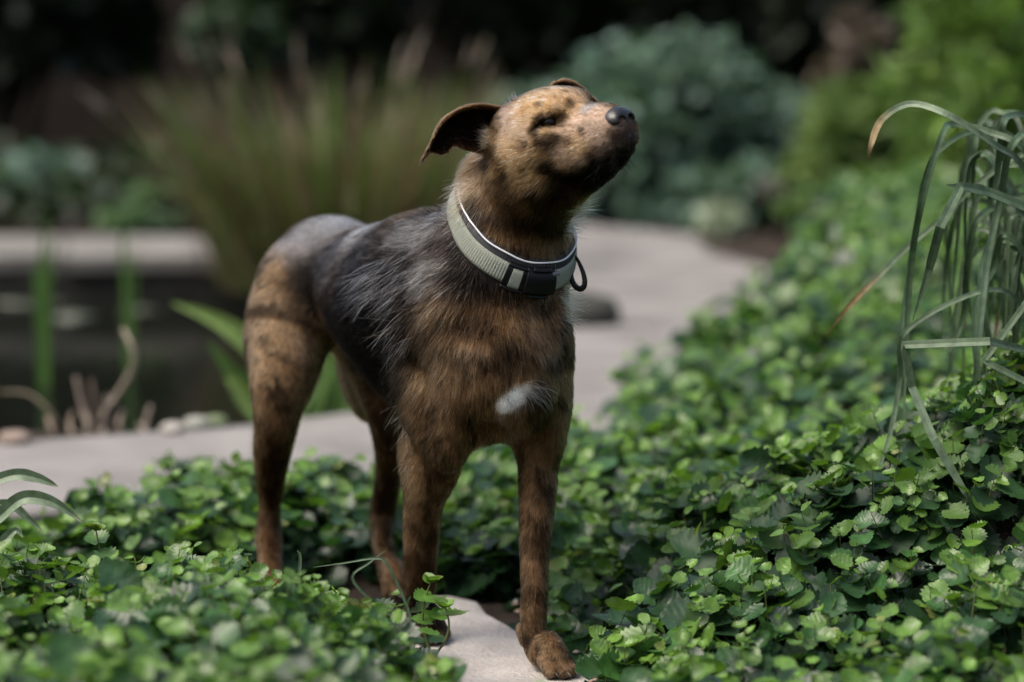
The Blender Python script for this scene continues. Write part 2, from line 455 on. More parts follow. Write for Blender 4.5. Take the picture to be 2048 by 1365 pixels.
def bed(name, label, groups, own_leaves, group=None):
    """One planting bed: the leaves that can be told apart are parts of their own, the rest one mass."""
    L, ST = groups
    root = empty(name, tuple(np.r_[L[0][:, :2].mean(0), 0.0]))
    tag(root, label, "ground cover", group)
    P, X, Nn, Sz, Cc = L
    pick = own_leaves(P, Sz)
    rest = np.ones(len(P), bool); rest[pick] = False
    near = P[:, 1] < 3.35
    for sel, tm in ((rest & near, T_NEAR), (rest & ~near, T_MID)):
        if sel.sum():
            o = leaf_mesh("foliage", make_leaves(P[sel], X[sel], Nn[sel], Sz[sel], Cc[sel], tm, rng.uniform(0.85, 1.2, sel.sum()), rng.uniform(0.5, 1.7, sel.sum())), M_LEAF, root)
            o["kind"] = "stuff"
    # single leaves: shared meshes, five shapes in six shades
    if len(pick):
        lum = Cc[pick].sum(1); qs = np.quantile(lum, np.linspace(0, 1, 7)); cache = {}
        for i in pick:
            b_ = int(np.clip(np.searchsorted(qs, Cc[i].sum()) - 1, 0, 5)); k = int(rng.integers(0, 5))
            if (b_, k) not in cache:
                sel = pick[(lum >= qs[b_]) & (lum <= qs[b_ + 1])]
                V, F, B = T_NEAR[k]
                me = bpy.data.meshes.new("leaf"); me.from_pydata(V.tolist(), [], F.tolist())
                me.polygons.foreach_set("use_smooth", np.ones(len(F), bool))
                ca = me.color_attributes.new("col", 'FLOAT_COLOR', 'POINT'); c4 = np.ones((len(V), 4), np.float32); c4[:, :3] = Cc[sel].mean(0); ca.data.foreach_set("color", c4.ravel())
                ba = me.attributes.new("blade", 'FLOAT_VECTOR', 'POINT'); ba.data.foreach_set("vector", np.ascontiguousarray(B, np.float32).ravel())
                me.materials.append(M_LEAF); me.update(); cache[(b_, k)] = me
            o = bpy.data.objects.new("leaf", cache[(b_, k)])
            x = nrm(X[i]); y = nrm(np.cross(Nn[i], x)); z = np.cross(x, y)
            Mx = np.eye(4); Mx[:3, 0] = x * Sz[i]; Mx[:3, 1] = y * Sz[i] * rng.uniform(0.85, 1.2); Mx[:3, 2] = z * Sz[i] * rng.uniform(0.5, 1.7); Mx[:3, 3] = P[i] - np.array(root.location)
            link(o, root); o.matrix_local = Matrix(Mx.tolist())
    stems_mesh("stems", ST, 0.0011, M_STEM, root)
    return root
def sharpest(n, xr, yr, zr=None):
    def f(P, Sz):
        q = proj(P)
        ok = (q[:, 0] > xr[0]) & (q[:, 0] < xr[1]) & (q[:, 1] > yr[0]) & (q[:, 1] < yr[1])
        dis = np.where(ok, np.abs(P[:, 1] - 2.78) * 0.5 - P[:, 2] * 0.6 - Sz * 3, 9)
        i = np.argsort(dis)[:n]
        return i[ok[i]]
    return f

# right-hand bank
near_keep = lambda X, Y: (X > lim_r(Y) + 0.02 * np.sin(Y * 23)) & (X < 0.95)
XYn = scatter(1550, -0.1, 1.0, 2.30, 3.40, near_keep)
XYf = scatter(4700, -0.3, 2.2, 3.40, 6.6, lambda X, Y: (X > lim_r(Y) + 0.03 * np.sin(Y * 17)) & (X < 0.36 * Y))
A1, S1 = shoots(XYn, bank_top, 0.05, 0.11, 0.032, young=0.55)
A2, S2 = shoots(XYf, bank_top, 0.05, 0.11, 0.036, young=0.66, nl=(4, 7))
G = [np.concatenate([p, q_]) for p, q_ in zip(A1, A2)]
bed("ground_cover", "round-leaved green ground cover climbing the bank beside the arching strap leaves", (G, S1 + S2), sharpest(280, (1230, 2048), (850, 1365)))
# bed in front of the dog, left
lim_l = pxline([(1150, 1560), (1110, 1440), (1040, 1360), (960, 1320), (880, 1270), (840, 1210), (815, 1160), (790, 1120)], 0.16)
fl_top = lambda X, Y: 0.135 + 0.085 * (2.8 - Y) + 0.02 * np.sin(X * 9 + 1) * np.sin(Y * 7) - 0.05 * sstep(-0.18, -0.02, X - lim_l(Y)) - 0.03 * sstep(2.7, 2.9, Y)
XYl = scatter(2250, -1.0, 0.2, 1.85, 2.86, lambda X, Y: (X < lim_l(Y)) & (X > -0.36 * Y) & (Y < 2.85 + 0.015 * np.sin(X * 31)))
A3, S3 = shoots(XYl, fl_top, 0.06, 0.13, 0.030, young=0.58)
bed("ground_cover", "leafy green ground cover filling the corner in front of the dog", (A3, S3), sharpest(240, (0, 900), (1040, 1365)))
# bed behind the dog, between it and the path
bk_top = lambda X, Y: 0.075 + 0.03 * sstep(3.2, 3.6, Y) + 0.012 * np.sin(X * 11) 
XYb = scatter(3200, -1.9, 0.12, 3.10, 4.05, lambda X, Y: (Y < 3.34 + 0.26 * sstep(-0.72, -0.40, X) + 0.18 * sstep(-0.25, 0.0, X) + 0.02 * np.sin(X * 19)) & (Y > 3.14 + 0.12 * sstep(-0.5, -0.2, X) - 0.10 * sstep(-0.25, -0.05, X)) & (X > -0.36 * Y - 0.2))
A4, S4 = shoots(XYb, bk_top, 0.05, 0.10, 0.033, young=0.60, nl=(4, 8))
bed("ground_cover", "low green ground cover behind the dog's legs, along the pale path", (A4, S4), lambda P, Sz: np.array([], int))

# leafy shoots that stand clear of the beds
def sprig(label, px, py, Y, h, lean, size, n, seed):
    r = np.random.default_rng(seed)
    tip = at(px, py, Y); base = tip - np.array([lean[0], lean[1], h])
    root = empty("leafy_sprig", tuple(base)); tag(root, label, "sprig", "leafy shoots standing above the ground cover")
    t = np.linspace(0, 1, 9)[:, None]
    P = base + (tip - base) * t + np.array([0.012, 0, 0]) * np.sin(t * 3.1) * r.uniform(-1, 1)
    k = 5; rad = np.linspace(0.0020, 0.0009, 9)
    V = np.concatenate([P + np.array([math.cos(6.283 * j / k), math.sin(6.283 * j / k), 0]) * rad[:, None] for j in range(k)])
    F = [(j * 9 + i, ((j + 1) % k) * 9 + i, ((j + 1) % k) * 9 + i + 1, j * 9 + i + 1) for i in range(8) for j in range(k)]
    mesh_np("stem", V, F, M_STEM, root)
    for q in range(n):
        if q < n - 4: f = 0.45 + 0.35 * q / max(n - 5, 1); sz = size * r.uniform(0.9, 1.25); up = r.uniform(-0.15, 0.35); y = 0.45
        else: f = 1.0; sz = size * r.uniform(0.5, 0.8); up = r.uniform(0.35, 0.9); y = 0.9
        p = base + (tip - base) * f
        a = q * 2.3 + r.uniform(-0.4, 0.4) + seed
        d = nrm(np.array([math.cos(a), math.sin(a) * 0.8, up]))
        c = (MIDG * (1 - y) + YOUNG * y) * r.uniform(0.85, 1.15)
        if q == n - 1: c = c * 0.6 + REDT * 0.4
        o = leaf_mesh("leaf", make_leaves(p[None], d[None], nrm(UPV - d * d[2] + r.normal(0, 0.15, 3))[None], np.array([sz]), c[None], T_NEAR), M_LEAF, root)
sprig("tall leafy sprig with upright tip at the far left of the front bed", 192, 1062, 2.80, 0.085, (-0.014, 0.0), 0.026, 8, 1)
sprig("small sprig with two pale leaves right of the tall left sprig", 342, 1108, 2.78, 0.05, (0.010, 0), 0.016, 6, 2)
sprig("sprig of bright leaves standing against the dog's right foreleg", 862, 1165, 2.70, 0.085, (0.0, 0.0), 0.024, 8, 3)
sprig("sprig with a hanging leaf over the stepping stone", 890, 1215, 2.66, 0.06, (0.015, 0), 0.026, 6, 4)
sprig("upright sprig on the bank just below the bent strap leaf", 1690, 1000, 2.86, 0.06, (0.0, 0), 0.024, 8, 5)
sprig("reddish tipped sprig on the crest of the bank", 1860, 935, 2.90, 0.06, (0.004, 0), 0.024, 8, 6)
sprig("pale sprig at the right edge of the bank crest", 2020, 870, 2.88, 0.06, (0.0, 0), 0.026, 9, 7)

# gravel and litter by the stepping stone
XYg = scatter(900, -0.1, 0.45, 2.45, 3.2, lambda X, Y: (X - lim_r(Y) > -0.02) & (X - lim_r(Y) < 0.08))
V, F = [], []
gc = []
for i, (x, y) in enumerate(XYg):
    r = rng.uniform(0.002, 0.0065); s = rng.normal(0, 0.18, (6, 3)) + 1
    o6 = np.array([(1, 0, 0), (-1, 0, 0), (0, 1, 0), (0, -1, 0), (0, 0, 0.6), (0, 0, -0.6)]) * s * r * np.array([rng.uniform(.7, 1.6), rng.uniform(.7, 1.6), 1])
    b0 = len(V); V.extend((np.array([x, y, 0.002 + r * 0.3]) + o6).tolist())
    F += [(b0 + a_, b0 + b_, b0 + c_) for a_, b_, c_ in ((0, 2, 4), (2, 1, 4), (1, 3, 4), (3, 0, 4), (2, 0, 5), (1, 2, 5), (3, 1, 5), (0, 3, 5))]
    gc += [np.array([(0.30, 0.25, 0.22), (0.20, 0.17, 0.15), (0.26, 0.19, 0.15), (0.40, 0.35, 0.31)][rng.integers(0, 4)])] * 6
o = mesh_np("gravel", np.array(V), np.array(F), attr_mat("gravel", 0.9, 0.3, 0, 0.3, 200), None, False, np.array(gc))
tag(o, "small gravel and litter scattered beside the stepping stone", "gravel", kind="stuff")
# ------------------------------------------------------------------ the dog
import openvdb
class SDF:
    """Signed distance field on a world grid, built from smoothly joined solids."""
    def __init__(self, lo, hi, h):
        self.lo = np.array(lo, float); self.h = h
        self.n = np.ceil((np.array(hi) - self.lo) / h).astype(int)
        self.f = np.full(self.n, 0.05, np.float32)
        self.prims = []
    def _box(self, lo, hi):
        i0 = np.clip(((np.asarray(lo) - self.lo) / self.h).astype(int), 0, self.n)
        i1 = np.clip(((np.asarray(hi) - self.lo) / self.h).astype(int) + 2, 0, self.n)
        ax = [(self.lo[k] + self.h * np.arange(i0[k], i1[k])).astype(np.float32) for k in range(3)]
        return tuple(slice(i0[k], i1[k]) for k in range(3)), np.meshgrid(*ax, indexing='ij', sparse=True)
    def add(self, prim, k=0.02, meta=None):
        fn, lo, hi = prim
        m = k + 0.012
        sl, (x, y, z) = self._box(lo - m, hi + m)
        d = fn(x, y, z); a = self.f[sl]
        hh = np.clip(0.5 + 0.5 * (d - a) / k, 0, 1)
        self.f[sl] = (d * (1 - hh) + a * hh - k * hh * (1 - hh)).astype(np.float32)
        if meta is not None: self.prims.append((fn, meta))
    def cut(self, prim, k=0.004):
        fn, lo, hi = prim
        m = k + 0.012
        sl, (x, y, z) = self._box(lo - m, hi + m)
        d = -fn(x, y, z); a = self.f[sl]
        hh = np.clip(0.5 - 0.5 * (d - a) / k, 0, 1)
        self.f[sl] = (d * (1 - hh) + a * hh + k * hh * (1 - hh)).astype(np.float32)
    def mesh(self):
        g = openvdb.FloatGrid(0.05)
        g.copyFromArray(self.f)
        g.transform = openvdb.createLinearTransform(voxelSize=self.h)
        V, Q = g.convertToQuads(0.0)
        V = np.asarray(V, float) + self.lo
        Q = np.asarray(Q, int)
        # orient outwards: gradient points out of the body
        c = V[Q].mean(1); n = np.cross(V[Q[:, 2]] - V[Q[:, 0]], V[Q[:, 3]] - V[Q[:, 1]])
        i = np.clip(((c + nrm(n) * self.h * 1.5 - self.lo) / self.h).round().astype(int), 0, self.n - 1)
        j = np.clip(((c - nrm(n) * self.h * 1.5 - self.lo) / self.h).round().astype(int), 0, self.n - 1)
        if (self.f[tuple(i.T)] - self.f[tuple(j.T)]).mean() < 0: Q = Q[:, ::-1]
        return V, Q
def cone(a, ra, b, rb):
    """Rounded cone from a to b."""
    a = np.asarray(a, float); b = np.asarray(b, float)
    def fn(x, y, z):
        ba = b - a; l2 = float(ba @ ba) + 1e-12
        t = np.clip(((x - a[0]) * ba[0] + (y - a[1]) * ba[1] + (z - a[2]) * ba[2]) / l2, 0, 1)
        r = ra + (rb - ra) * t
        return np.sqrt((x - a[0] - ba[0] * t) ** 2 + (y - a[1] - ba[1] * t) ** 2 + (z - a[2] - ba[2] * t) ** 2) - r
    return fn, np.minimum(a - ra, b - rb), np.maximum(a + ra, b + rb)
def ell(c, r, R=np.eye(3)):
    """Ellipsoid; R's columns are its axes."""
    c = np.asarray(c, float); r = np.asarray(r, float)
    def fn(x, y, z):
        p = [(x - c[0]) * R[0, k] + (y - c[1]) * R[1, k] + (z - c[2]) * R[2, k] for k in range(3)]
        k0 = np.sqrt((p[0] / r[0]) ** 2 + (p[1] / r[1]) ** 2 + (p[2] / r[2]) ** 2)
        k1 = np.sqrt((p[0] / r[0] ** 2) ** 2 + (p[1] / r[1] ** 2) ** 2 + (p[2] / r[2] ** 2) ** 2)
        return k0 * (k0 - 1.0) / (k1 + 1e-6)
    e = np.sqrt(((R * r) ** 2).sum(1))
    return fn, c - e, c + e

BYAW = math.radians(29)
BF = np.array([math.sin(BYAW), -math.cos(BYAW), 0.0])          # body forward
BL = np.array([math.cos(BYAW), math.sin(BYAW), 0.0])           # body left
UP = np.array([0, 0, 1.0])
def body_R(pitch=0.0, yaw=0.0):
    f = BF * math.cos(yaw) + BL * math.sin(yaw)
    l = np.array([-f[1], f[0], 0])
    f = f * math.cos(pitch) + UP * math.sin(pitch)
    return np.stack([f, l, np.cross(f, l)], 1)

H_PSI, H_TH, H_RO, H_S = math.radians(44), math.radians(15.5), math.radians(9), 0.915
_F = np.array([math.sin(H_PSI) * math.cos(H_TH), -math.cos(H_PSI) * math.cos(H_TH), math.sin(H_TH)])
_L = np.array([math.cos(H_PSI), math.sin(H_PSI), 0.0]); _U = np.cross(_F, _L)
_L2 = _L * math.cos(H_RO) + _U * math.sin(H_RO)
HR = np.stack([_F, _L2, np.cross(_F, _L2)], 1)
HO = at(1097, 253, 2.785)
def hd(x, y, z): return HO + HR @ (np.array([x, y, z]) * H_S)
def hell(c, r, yaw=0.0, pitch=0.0):
    cy, sy, cp, sp = math.cos(yaw), math.sin(yaw), math.cos(pitch), math.sin(pitch)
    Rl = np.array([[cy, -sy, 0], [sy, cy, 0], [0, 0, 1]]) @ np.array([[cp, 0, -sp], [0, 1, 0], [sp, 0, cp]])
    return ell(hd(*c), np.array(r) * H_S, HR @ Rl)
def hcone(a, ra, b, rb): return cone(hd(*a), ra * H_S, hd(*b), rb * H_S)

S = SDF((-0.40, 2.58, -0.012), (0.20, 3.42, 0.73), 0.0026)
BACK, DOWN = -BF, np.array([0, 0, -1.0])
# meta: (flow direction, hair length, region)
mT = (nrm(BACK + DOWN * 0.35), 0.010, 'torso')
mR = (nrm(BACK + DOWN * 0.5), 0.007, 'rump')
mSh = (nrm(BACK * 0.8 + DOWN * 0.9), 0.019, 'shoulder')
mW = (nrm(BACK + DOWN * 0.35), 0.030, 'withers')
mC = (nrm(DOWN + BACK * 0.1), 0.012, 'chest')
mLeg = (nrm(DOWN + BACK * 0.15), 0.0065, 'leg')
mArm = (nrm(DOWN + BACK * 0.45), 0.009, 'arm')
mTh = (nrm(DOWN + BACK * 0.25), 0.0065, 'thigh')

# trunk: rump, loin, ribs, forechest
S.add(ell(at(668, 562, 3.225), (0.098, 0.078, 0.085), body_R(-0.10)), 0.03, mR)
S.add(ell(at(640, 575, 3.27), (0.070, 0.068, 0.082), body_R(-0.35)), 0.03, mR)
S.add(ell(at(740, 576, 3.12), (0.120, 0.070, 0.077), body_R(0.04)), 0.04, mT)
S.add(ell(at(812, 610, 3.02), (0.120, 0.080, 0.100), body_R(0.06)), 0.05, mT)
S.add(ell(at(872, 648, 2.95), (0.118, 0.087, 0.117), body_R(0.10)), 0.05, mT)
S.add(ell(at(950, 692, 2.885), (0.098, 0.079, 0.116), body_R(0.35)), 0.05, mC)
S.add(ell(at(1012, 715, 2.825), (0.055, 0.062, 0.090), body_R(0.30)), 0.04, mC)
S.add(ell(at(880, 545, 2.955), (0.100, 0.050, 0.058), body_R(0.10)), 0.05, mW)
# shoulders and upper arms
S.add(ell(at(868, 690, 2.86), (0.055, 0.034, 0.105), body_R(-0.45)), 0.03, mSh)
S.add(ell(at(880, 800, 2.845), (0.052, 0.036, 0.085), body_R(0.30)), 0.03, mArm)
S.add(ell(at(1068, 735, 2.875), (0.050, 0.028, 0.105), body_R(-0.45)), 0.03, mC)
S.add(ell(at(1074, 815, 2.865), (0.045, 0.029, 0.070), body_R(0.25)), 0.03, mArm)
S.cut(ell(at(806, 800, 2.80), (0.020, 0.030, 0.075), body_R(0.2)), 0.03)
S.cut(ell(at(985, 900, 2.80), (0.03, 0.022, 0.05), body_R(0.0)), 0.02)
# neck
S.add(cone(at(950, 590, 2.925), 0.088, at(1018, 500, 2.865), 0.067), 0.04, (nrm(DOWN + BACK * 0.5), 0.017, 'neck'))
S.add(cone(at(1018, 505, 2.865), 0.063, at(1056, 360, 2.825), 0.052), 0.03, (nrm(DOWN + BACK * 0.35), 0.011, 'neck'))
S.add(cone(at(985, 520, 2.90), 0.06, at(1010, 370, 2.86), 0.047), 0.03, (nrm(DOWN + BACK * 0.7), 0.024, 'nape'))

def chain(P, R):
    """One solid through the points P with radii R (smooth curve through all stations)."""
    P = np.asarray(P, float); R = np.asarray(R, float)
    Q, q = [], []
    n = len(P)
    for i in range(n - 1):
        p0, p1, p2, p3 = P[max(i - 1, 0)], P[i], P[i + 1], P[min(i + 2, n - 1)]
        r0, r1, r2, r3 = R[max(i - 1, 0)], R[i], R[i + 1], R[min(i + 2, n - 1)]
        for t in (0, 1 / 3, 2 / 3):
            w = (-0.5 * t + t * t - 0.5 * t ** 3, 1 - 2.5 * t * t + 1.5 * t ** 3, 0.5 * t + 2 * t * t - 1.5 * t ** 3, -0.5 * t * t + 0.5 * t ** 3)
            Q.append(w[0] * p0 + w[1] * p1 + w[2] * p2 + w[3] * p3); q.append(w[0] * r0 + w[1] * r1 + w[2] * r2 + w[3] * r3)
    Q.append(P[-1]); q.append(R[-1])
    segs = [cone(Q[i], q[i], Q[i + 1], q[i + 1]) for i in range(len(Q) - 1)]
    def fn(x, y, z):
        d = None
        for g in segs:
            e = g[0](x, y, z)
            d = e if d is None else np.minimum(d, e)
        return d
    return fn, np.min([g[1] for g in segs], 0), np.max([g[2] for g in segs], 0)
def limb(stations, k, meta, end=None):
    """A leg from stations (left px, right px, y px, depth); end: the paw it runs into."""
    P, R = [], []
    for (l, r, y, Y) in stations:
        P.append(at((l + r) / 2, y, Y)); R.append(max((r - l) / 2 / (FPX / Y) - 0.0014, 0.008))
    if end is not None:
        c, f = paws[end]
        P.append(c + UP * 0.036); R.append(0.0155)
        P.append(c + UP * 0.020 + f * 0.014); R.append(0.0150)
    S.add(chain(P, R), k, meta)
def zpt(px, Y, z):
    return np.array([(px - PW / 2) / FPX * (Y * _cp - (z - CAM_Z) * _sp), Y, z])
toes, paws = [], []
PAWS = ((1096, 2.765, 0.75, 0.88), (852, 2.915, 0.45, 0.86), (548, 3.055, 0.40, 0.84), (785, 3.135, 0.45, 0.80))
for px, Y, yaw, s in PAWS:
    paws.append((zpt(px, Y, 0.0), np.array([math.sin(yaw), -math.cos(yaw), 0])))
# right foreleg
limb([(822, 935, 885, 2.875), (810, 918, 945, 2.885), (807, 890, 1000, 2.893), (806, 882, 1050, 2.90), (806, 876, 1100, 2.905),
      (809, 873, 1150, 2.91), (813, 870, 1190, 2.915), (818, 870, 1225, 2.915)], 0.012, mLeg, 1)
S.add(ell(at(838, 915, 2.905), (0.030, 0.022, 0.040), body_R(0.2)), 0.02, mArm)
# left foreleg
limb([(1030, 1126, 880, 2.86), (1036, 1116, 940, 2.85), (1037, 1112, 1000, 2.84), (1038, 1106, 1050, 2.83), (1040, 1100, 1100, 2.82),
      (1041, 1097, 1150, 2.81), (1042, 1095, 1200, 2.80), (1040, 1094, 1235, 2.795), (1042, 1097, 1270, 2.79), (1048, 1106, 1300, 2.785)], 0.012, mLeg, 0)
# right hind leg: thigh, stifle, shank, hock, metatarsus
S.add(ell(at(578, 645, 3.20), (0.080, 0.044, 0.105), body_R(-0.25)), 0.03, mTh)
S.add(ell(at(560, 700, 3.165), (0.070, 0.036, 0.085), body_R(0.1)), 0.03, mTh)
limb([(500, 640, 690, 3.15), (497, 630, 750, 3.13), (503, 612, 800, 3.12), (507, 597, 850, 3.12), (506, 584, 900, 3.135), (510, 573, 950, 3.15),
      (518, 562, 1005, 3.165), (513, 562, 1050, 3.165), (511, 563, 1078, 3.155), (514, 566, 1115, 3.13), (517, 570, 1160, 3.10), (522, 572, 1190, 3.08)], 0.014, mLeg, 2)
# left hind leg
S.add(ell(at(745, 700, 3.235), (0.075, 0.040, 0.100), body_R(-0.15)), 0.03, mTh)
limb([(705, 800, 730, 3.22), (722, 815, 800, 3.19), (738, 812, 850, 3.18), (748, 808, 900, 3.185), (750, 806, 950, 3.20), (743, 796, 1000, 3.215),
      (739, 791, 1028, 3.22), (742, 786, 1078, 3.20), (748, 794, 1120, 3.18), (755, 799, 1150, 3.16)], 0.014, mLeg, 3)
# paws: a pad and four toes each, all on the ground
for (px, Y, yaw, s), (c, f) in zip(PAWS, paws):
    l = np.array([-f[1], f[0], 0])
    S.add(cone(c + UP * 0.018 - f * 0.010, 0.0145 * s, c + UP * 0.018 + f * 0.012, 0.0175 * s), 0.010, mLeg)
    for o, fw in ((-0.0185, 0.024), (-0.0068, 0.036), (0.0068, 0.036), (0.0185, 0.024)):
        b = c + l * o * 0.8 * s + f * fw * s * 0.4; e = c + l * o * s + f * fw * s
        S.add(cone(b + UP * 0.022, 0.0095 * s, e + UP * 0.0100, 0.0092 * s), 0.004, mLeg)
        toes.append((e + UP * 0.010, f, s))
S.add(cone(at(1049, 1262, 2.825), 0.010, at(1052, 1282, 2.82), 0.008), 0.008, mLeg)   # carpal pad

# head
hm = lambda l, fx=(-1, 0, 0): (nrm(HR @ np.array(fx, float)), l, 'head')
S.add(hell((-0.020, 0, -0.001), (0.072, 0.056, 0.048)), 0.02, hm(0.006))
S.add(hell((0.018, 0, 0.009), (0.046, 0.046, 0.031)), 0.02, hm(0.005))
for s in (-1, 1):
    S.add(hell((0.024, s * 0.028, 0.0190), (0.026, 0.016, 0.0125)), 0.012, hm(0.004))
    S.add(hell((0.006, s * 0.041, -0.018), (0.052, 0.020, 0.026), yaw=-s * 0.28), 0.016, hm(0.006))
    S.add(hell((-0.024, s * 0.041, -0.046), (0.044, 0.020, 0.038)), 0.02, hm(0.009, (-1, 0, -0.4)))
    S.add(hell((0.080, s * 0.019, -0.040), (0.044, 0.016, 0.027), yaw=-s * 0.12, pitch=0.05), 0.010, hm(0.0035))
    S.add(hell((0.048, s * 0.027, -0.044), (0.038, 0.013, 0.024), yaw=-s * 0.2), 0.012, hm(0.005))
S.add(hell((0.066, 0, -0.022), (0.062, 0.029, 0.028), pitch=-0.04), 0.018, hm(0.003))
S.add(hcone((0.030, 0, 0.008), 0.017, (0.108, 0, -0.014), 0.0145), 0.010, hm(0.0025))
S.add(hell((0.104, 0, -0.038), (0.022, 0.026, 0.028)), 0.012, hm(0.003))
S.add(hcone((-0.02, 0, -0.076), 0.033, (0.070, 0, -0.069), 0.017), 0.012, hm(0.006))
S.add(hell((0.086, 0, -0.064), (0.021, 0.020, 0.014)), 0.008, hm(0.003))
S.add(hell((-0.045, 0, -0.060), (0.055, 0.045, 0.050)), 0.03, hm(0.012, (-0.7, 0, -0.7)))
# closed mouth line along each side, eye sockets
for s in (-1, 1):
    pts = [(0.128, s * 0.002, -0.054), (0.116, s * 0.021, -0.057), (0.095, s * 0.032, -0.063), (0.070, s * 0.036, -0.067), (0.044, s * 0.041, -0.066), (0.026, s * 0.045, -0.058)]
    for a, b in zip(pts[:-1], pts[1:]):
        S.cut(hcone(a, 0.0030, b, 0.0030), 0.004)
EYE = {}
for s in (-1, 1):
    e = np.array((0.032, s * 0.0325, 0.0035))
    EYE[s] = e
    S.cut(hell(e + np.array((0.004, s * 0.0125, 0.0)), (0.0130, 0.012, 0.0040), yaw=-s * 0.55, pitch=0.10), 0.005)
    S.cut(hell((0.050, s * 0.032, 0.001), (0.010, 0.005, 0.006), yaw=-s * 0.5), 0.012)
DV, DQ = S.mesh()
# where the collar lies round the neck
CO_C, CO_A = at(1024.7, 455.9, 2.859), nrm([0.407, -0.575, 0.854])
_x = nrm(np.cross(CO_A, UP)); _y = np.cross(CO_A, _x)
def collar_ring(n=192):
    th = np.linspace(0, 2 * np.pi, n, endpoint=False)
    D = np.cos(th)[:, None] * _x + np.sin(th)[:, None] * _y
    rs = np.arange(0.03, 0.14, 0.0008)
    def at_shift(w):
        Q = (CO_C + CO_A * w + D[:, None, :] * rs[None, :, None]).reshape(-1, 3)
        i = np.clip(((Q - S.lo) / S.h).round().astype(int), 0, S.n - 1)
        v = S.f[tuple(i.T)].reshape(n, -1)
        r = rs[np.argmax(v > 0, 1)]
        R = np.fft.rfft(r); R[6:] = 0
        return np.fft.irfft(R, n)
    return D, {w: at_shift(w) for w in (-0.014, 0.0, 0.014)}
CO_D, CO_R = collar_ring()
# ears: thin cupped flaps grown from the sides of the skull, part of the same body mesh
def spline(P, n):
    P = np.asarray(P, float); m = len(P)
    t = np.linspace(0, m - 1, n); out = []
    for x in t:
        i = min(int(x), m - 2); u = x - i
        p0, p1, p2, p3 = P[max(i - 1, 0)], P[i], P[i + 1], P[min(i + 2, m - 1)]
        out.append((-0.5 * u + u * u - 0.5 * u ** 3) * p0 + (1 - 2.5 * u * u + 1.5 * u ** 3) * p1 + (0.5 * u + 2 * u * u - 1.5 * u ** 3) * p2 + (-0.5 * u * u + 0.5 * u ** 3) * p3)
    return np.array(out)
def ear(top, bot, cup, thick, n=26, m=12):
    T = spline([at(*p) for p in top], n); B = spline([at(*p) for p in bot], n)
    rows = []
    for i in range(n):
        w = np.linspace(0, 1, m)[:, None]
        mid = T[i] * (1 - w) + B[i] * w
        L = np.linalg.norm(T[i] - B[i])
        bulge = np.sin(np.pi * w) ** 0.8 * cup * L
        curl = np.exp(-((w - 0.04) / 0.10) ** 2) * 0.10 * L
        rows.append(mid + bulge * np.array([0.15, 1, 0.0]) - curl * np.array([0, 1.0, 0.25]))
    A = np.array(rows)
    A = A + (noise3(A.reshape(-1, 3), 60, 5).reshape(n, m, 1) - 0.5) * np.array([0, 0.004, 0])
    gu = np.gradient(A, axis=0); gv = np.gradient(A, axis=1)
    N = nrm(np.cross(gu, gv))
    th = thick * (0.35 + 0.65 * np.sin(np.pi * np.linspace(0.02, 0.98, m)))[None, :, None] * np.linspace(1.2, 0.55, n)[:, None, None]
    V = np.concatenate([(A + N * th / 2).reshape(-1, 3), (A - N * th / 2).reshape(-1, 3)])
    idx = lambda i, j, s: s * n * m + i * m + j
    F = []
    for i in range(n - 1):
        for j in range(m - 1):
            F.append((idx(i, j, 0), idx(i + 1, j, 0), idx(i + 1, j + 1, 0), idx(i, j + 1, 0)))
            F.append((idx(i, j, 1), idx(i, j + 1, 1), idx(i + 1, j + 1, 1), idx(i + 1, j, 1)))
        F.append((idx(i, 0, 0), idx(i, 0, 1), idx(i + 1, 0, 1), idx(i + 1, 0, 0)))
        F.append((idx(i, m - 1, 0), idx(i + 1, m - 1, 0), idx(i + 1, m - 1, 1), idx(i, m - 1, 1)))
    for j in range(m - 1):
        F.append((idx(n - 1, j, 0), idx(n - 1, j, 1), idx(n - 1, j + 1, 1), idx(n - 1, j + 1, 0)))
        F.append((idx(0, j, 0), idx(0, j + 1, 0), idx(0, j + 1, 1), idx(0, j, 1)))
    flow = nrm(gu).reshape(-1, 3)
    return V, np.array(F), np.concatenate([flow, flow]), np.tile(np.repeat(np.linspace(0, 1, n), m), 2)
e1 = ear([(1012, 214, 2.815), (985, 208, 2.812), (954, 206, 2.806), (923, 214, 2.80), (895, 230, 2.795), (877, 250, 2.79), (866, 274, 2.787), (856, 295, 2.785), (843, 320, 2.783)],
         [(975, 312, 2.815), (950, 304, 2.812), (928, 300, 2.806), (908, 292, 2.80), (896, 305, 2.795), (884, 310, 2.79), (870, 307, 2.787), (860, 306, 2.785), (845, 323, 2.783)], 0.22, 0.0036)
e2 = ear([(1094, 185, 2.86), (1106, 166, 2.862), (1124, 158, 2.862), (1143, 160, 2.862), (1164, 172, 2.858), (1182, 190, 2.863), (1200, 206, 2.858), (1214, 219, 2.852)],
         [(1098, 225, 2.865), (1110, 222, 2.865), (1126, 222, 2.865), (1145, 220, 2.865), (1165, 222, 2.862), (1185, 227, 2.858), (1200, 232, 2.853), (1212, 230, 2.848)], 0.16, 0.0036)
nb = len(DV)
ear_of = np.zeros(nb, int)
V_all, Q_all, off = [DV], [DQ], nb
for k, (V, F, fl, tt) in enumerate((e1, e2)):
    V_all.append(V); Q_all.append(F + off); off += len(V)
BV = np.concatenate(V_all); BQ = np.concatenate(Q_all)
ear_of = np.concatenate([ear_of, np.full(len(e1[0]), 1), np.full(len(e2[0]), 2)])

fn = np.cross(BV[BQ[:, 2]] - BV[BQ[:, 0]], BV[BQ[:, 3]] - BV[BQ[:, 1]])
BN = np.zeros_like(BV)
for c in range(4): np.add.at(BN, BQ[:, c], fn)
BN = nrm(BN)

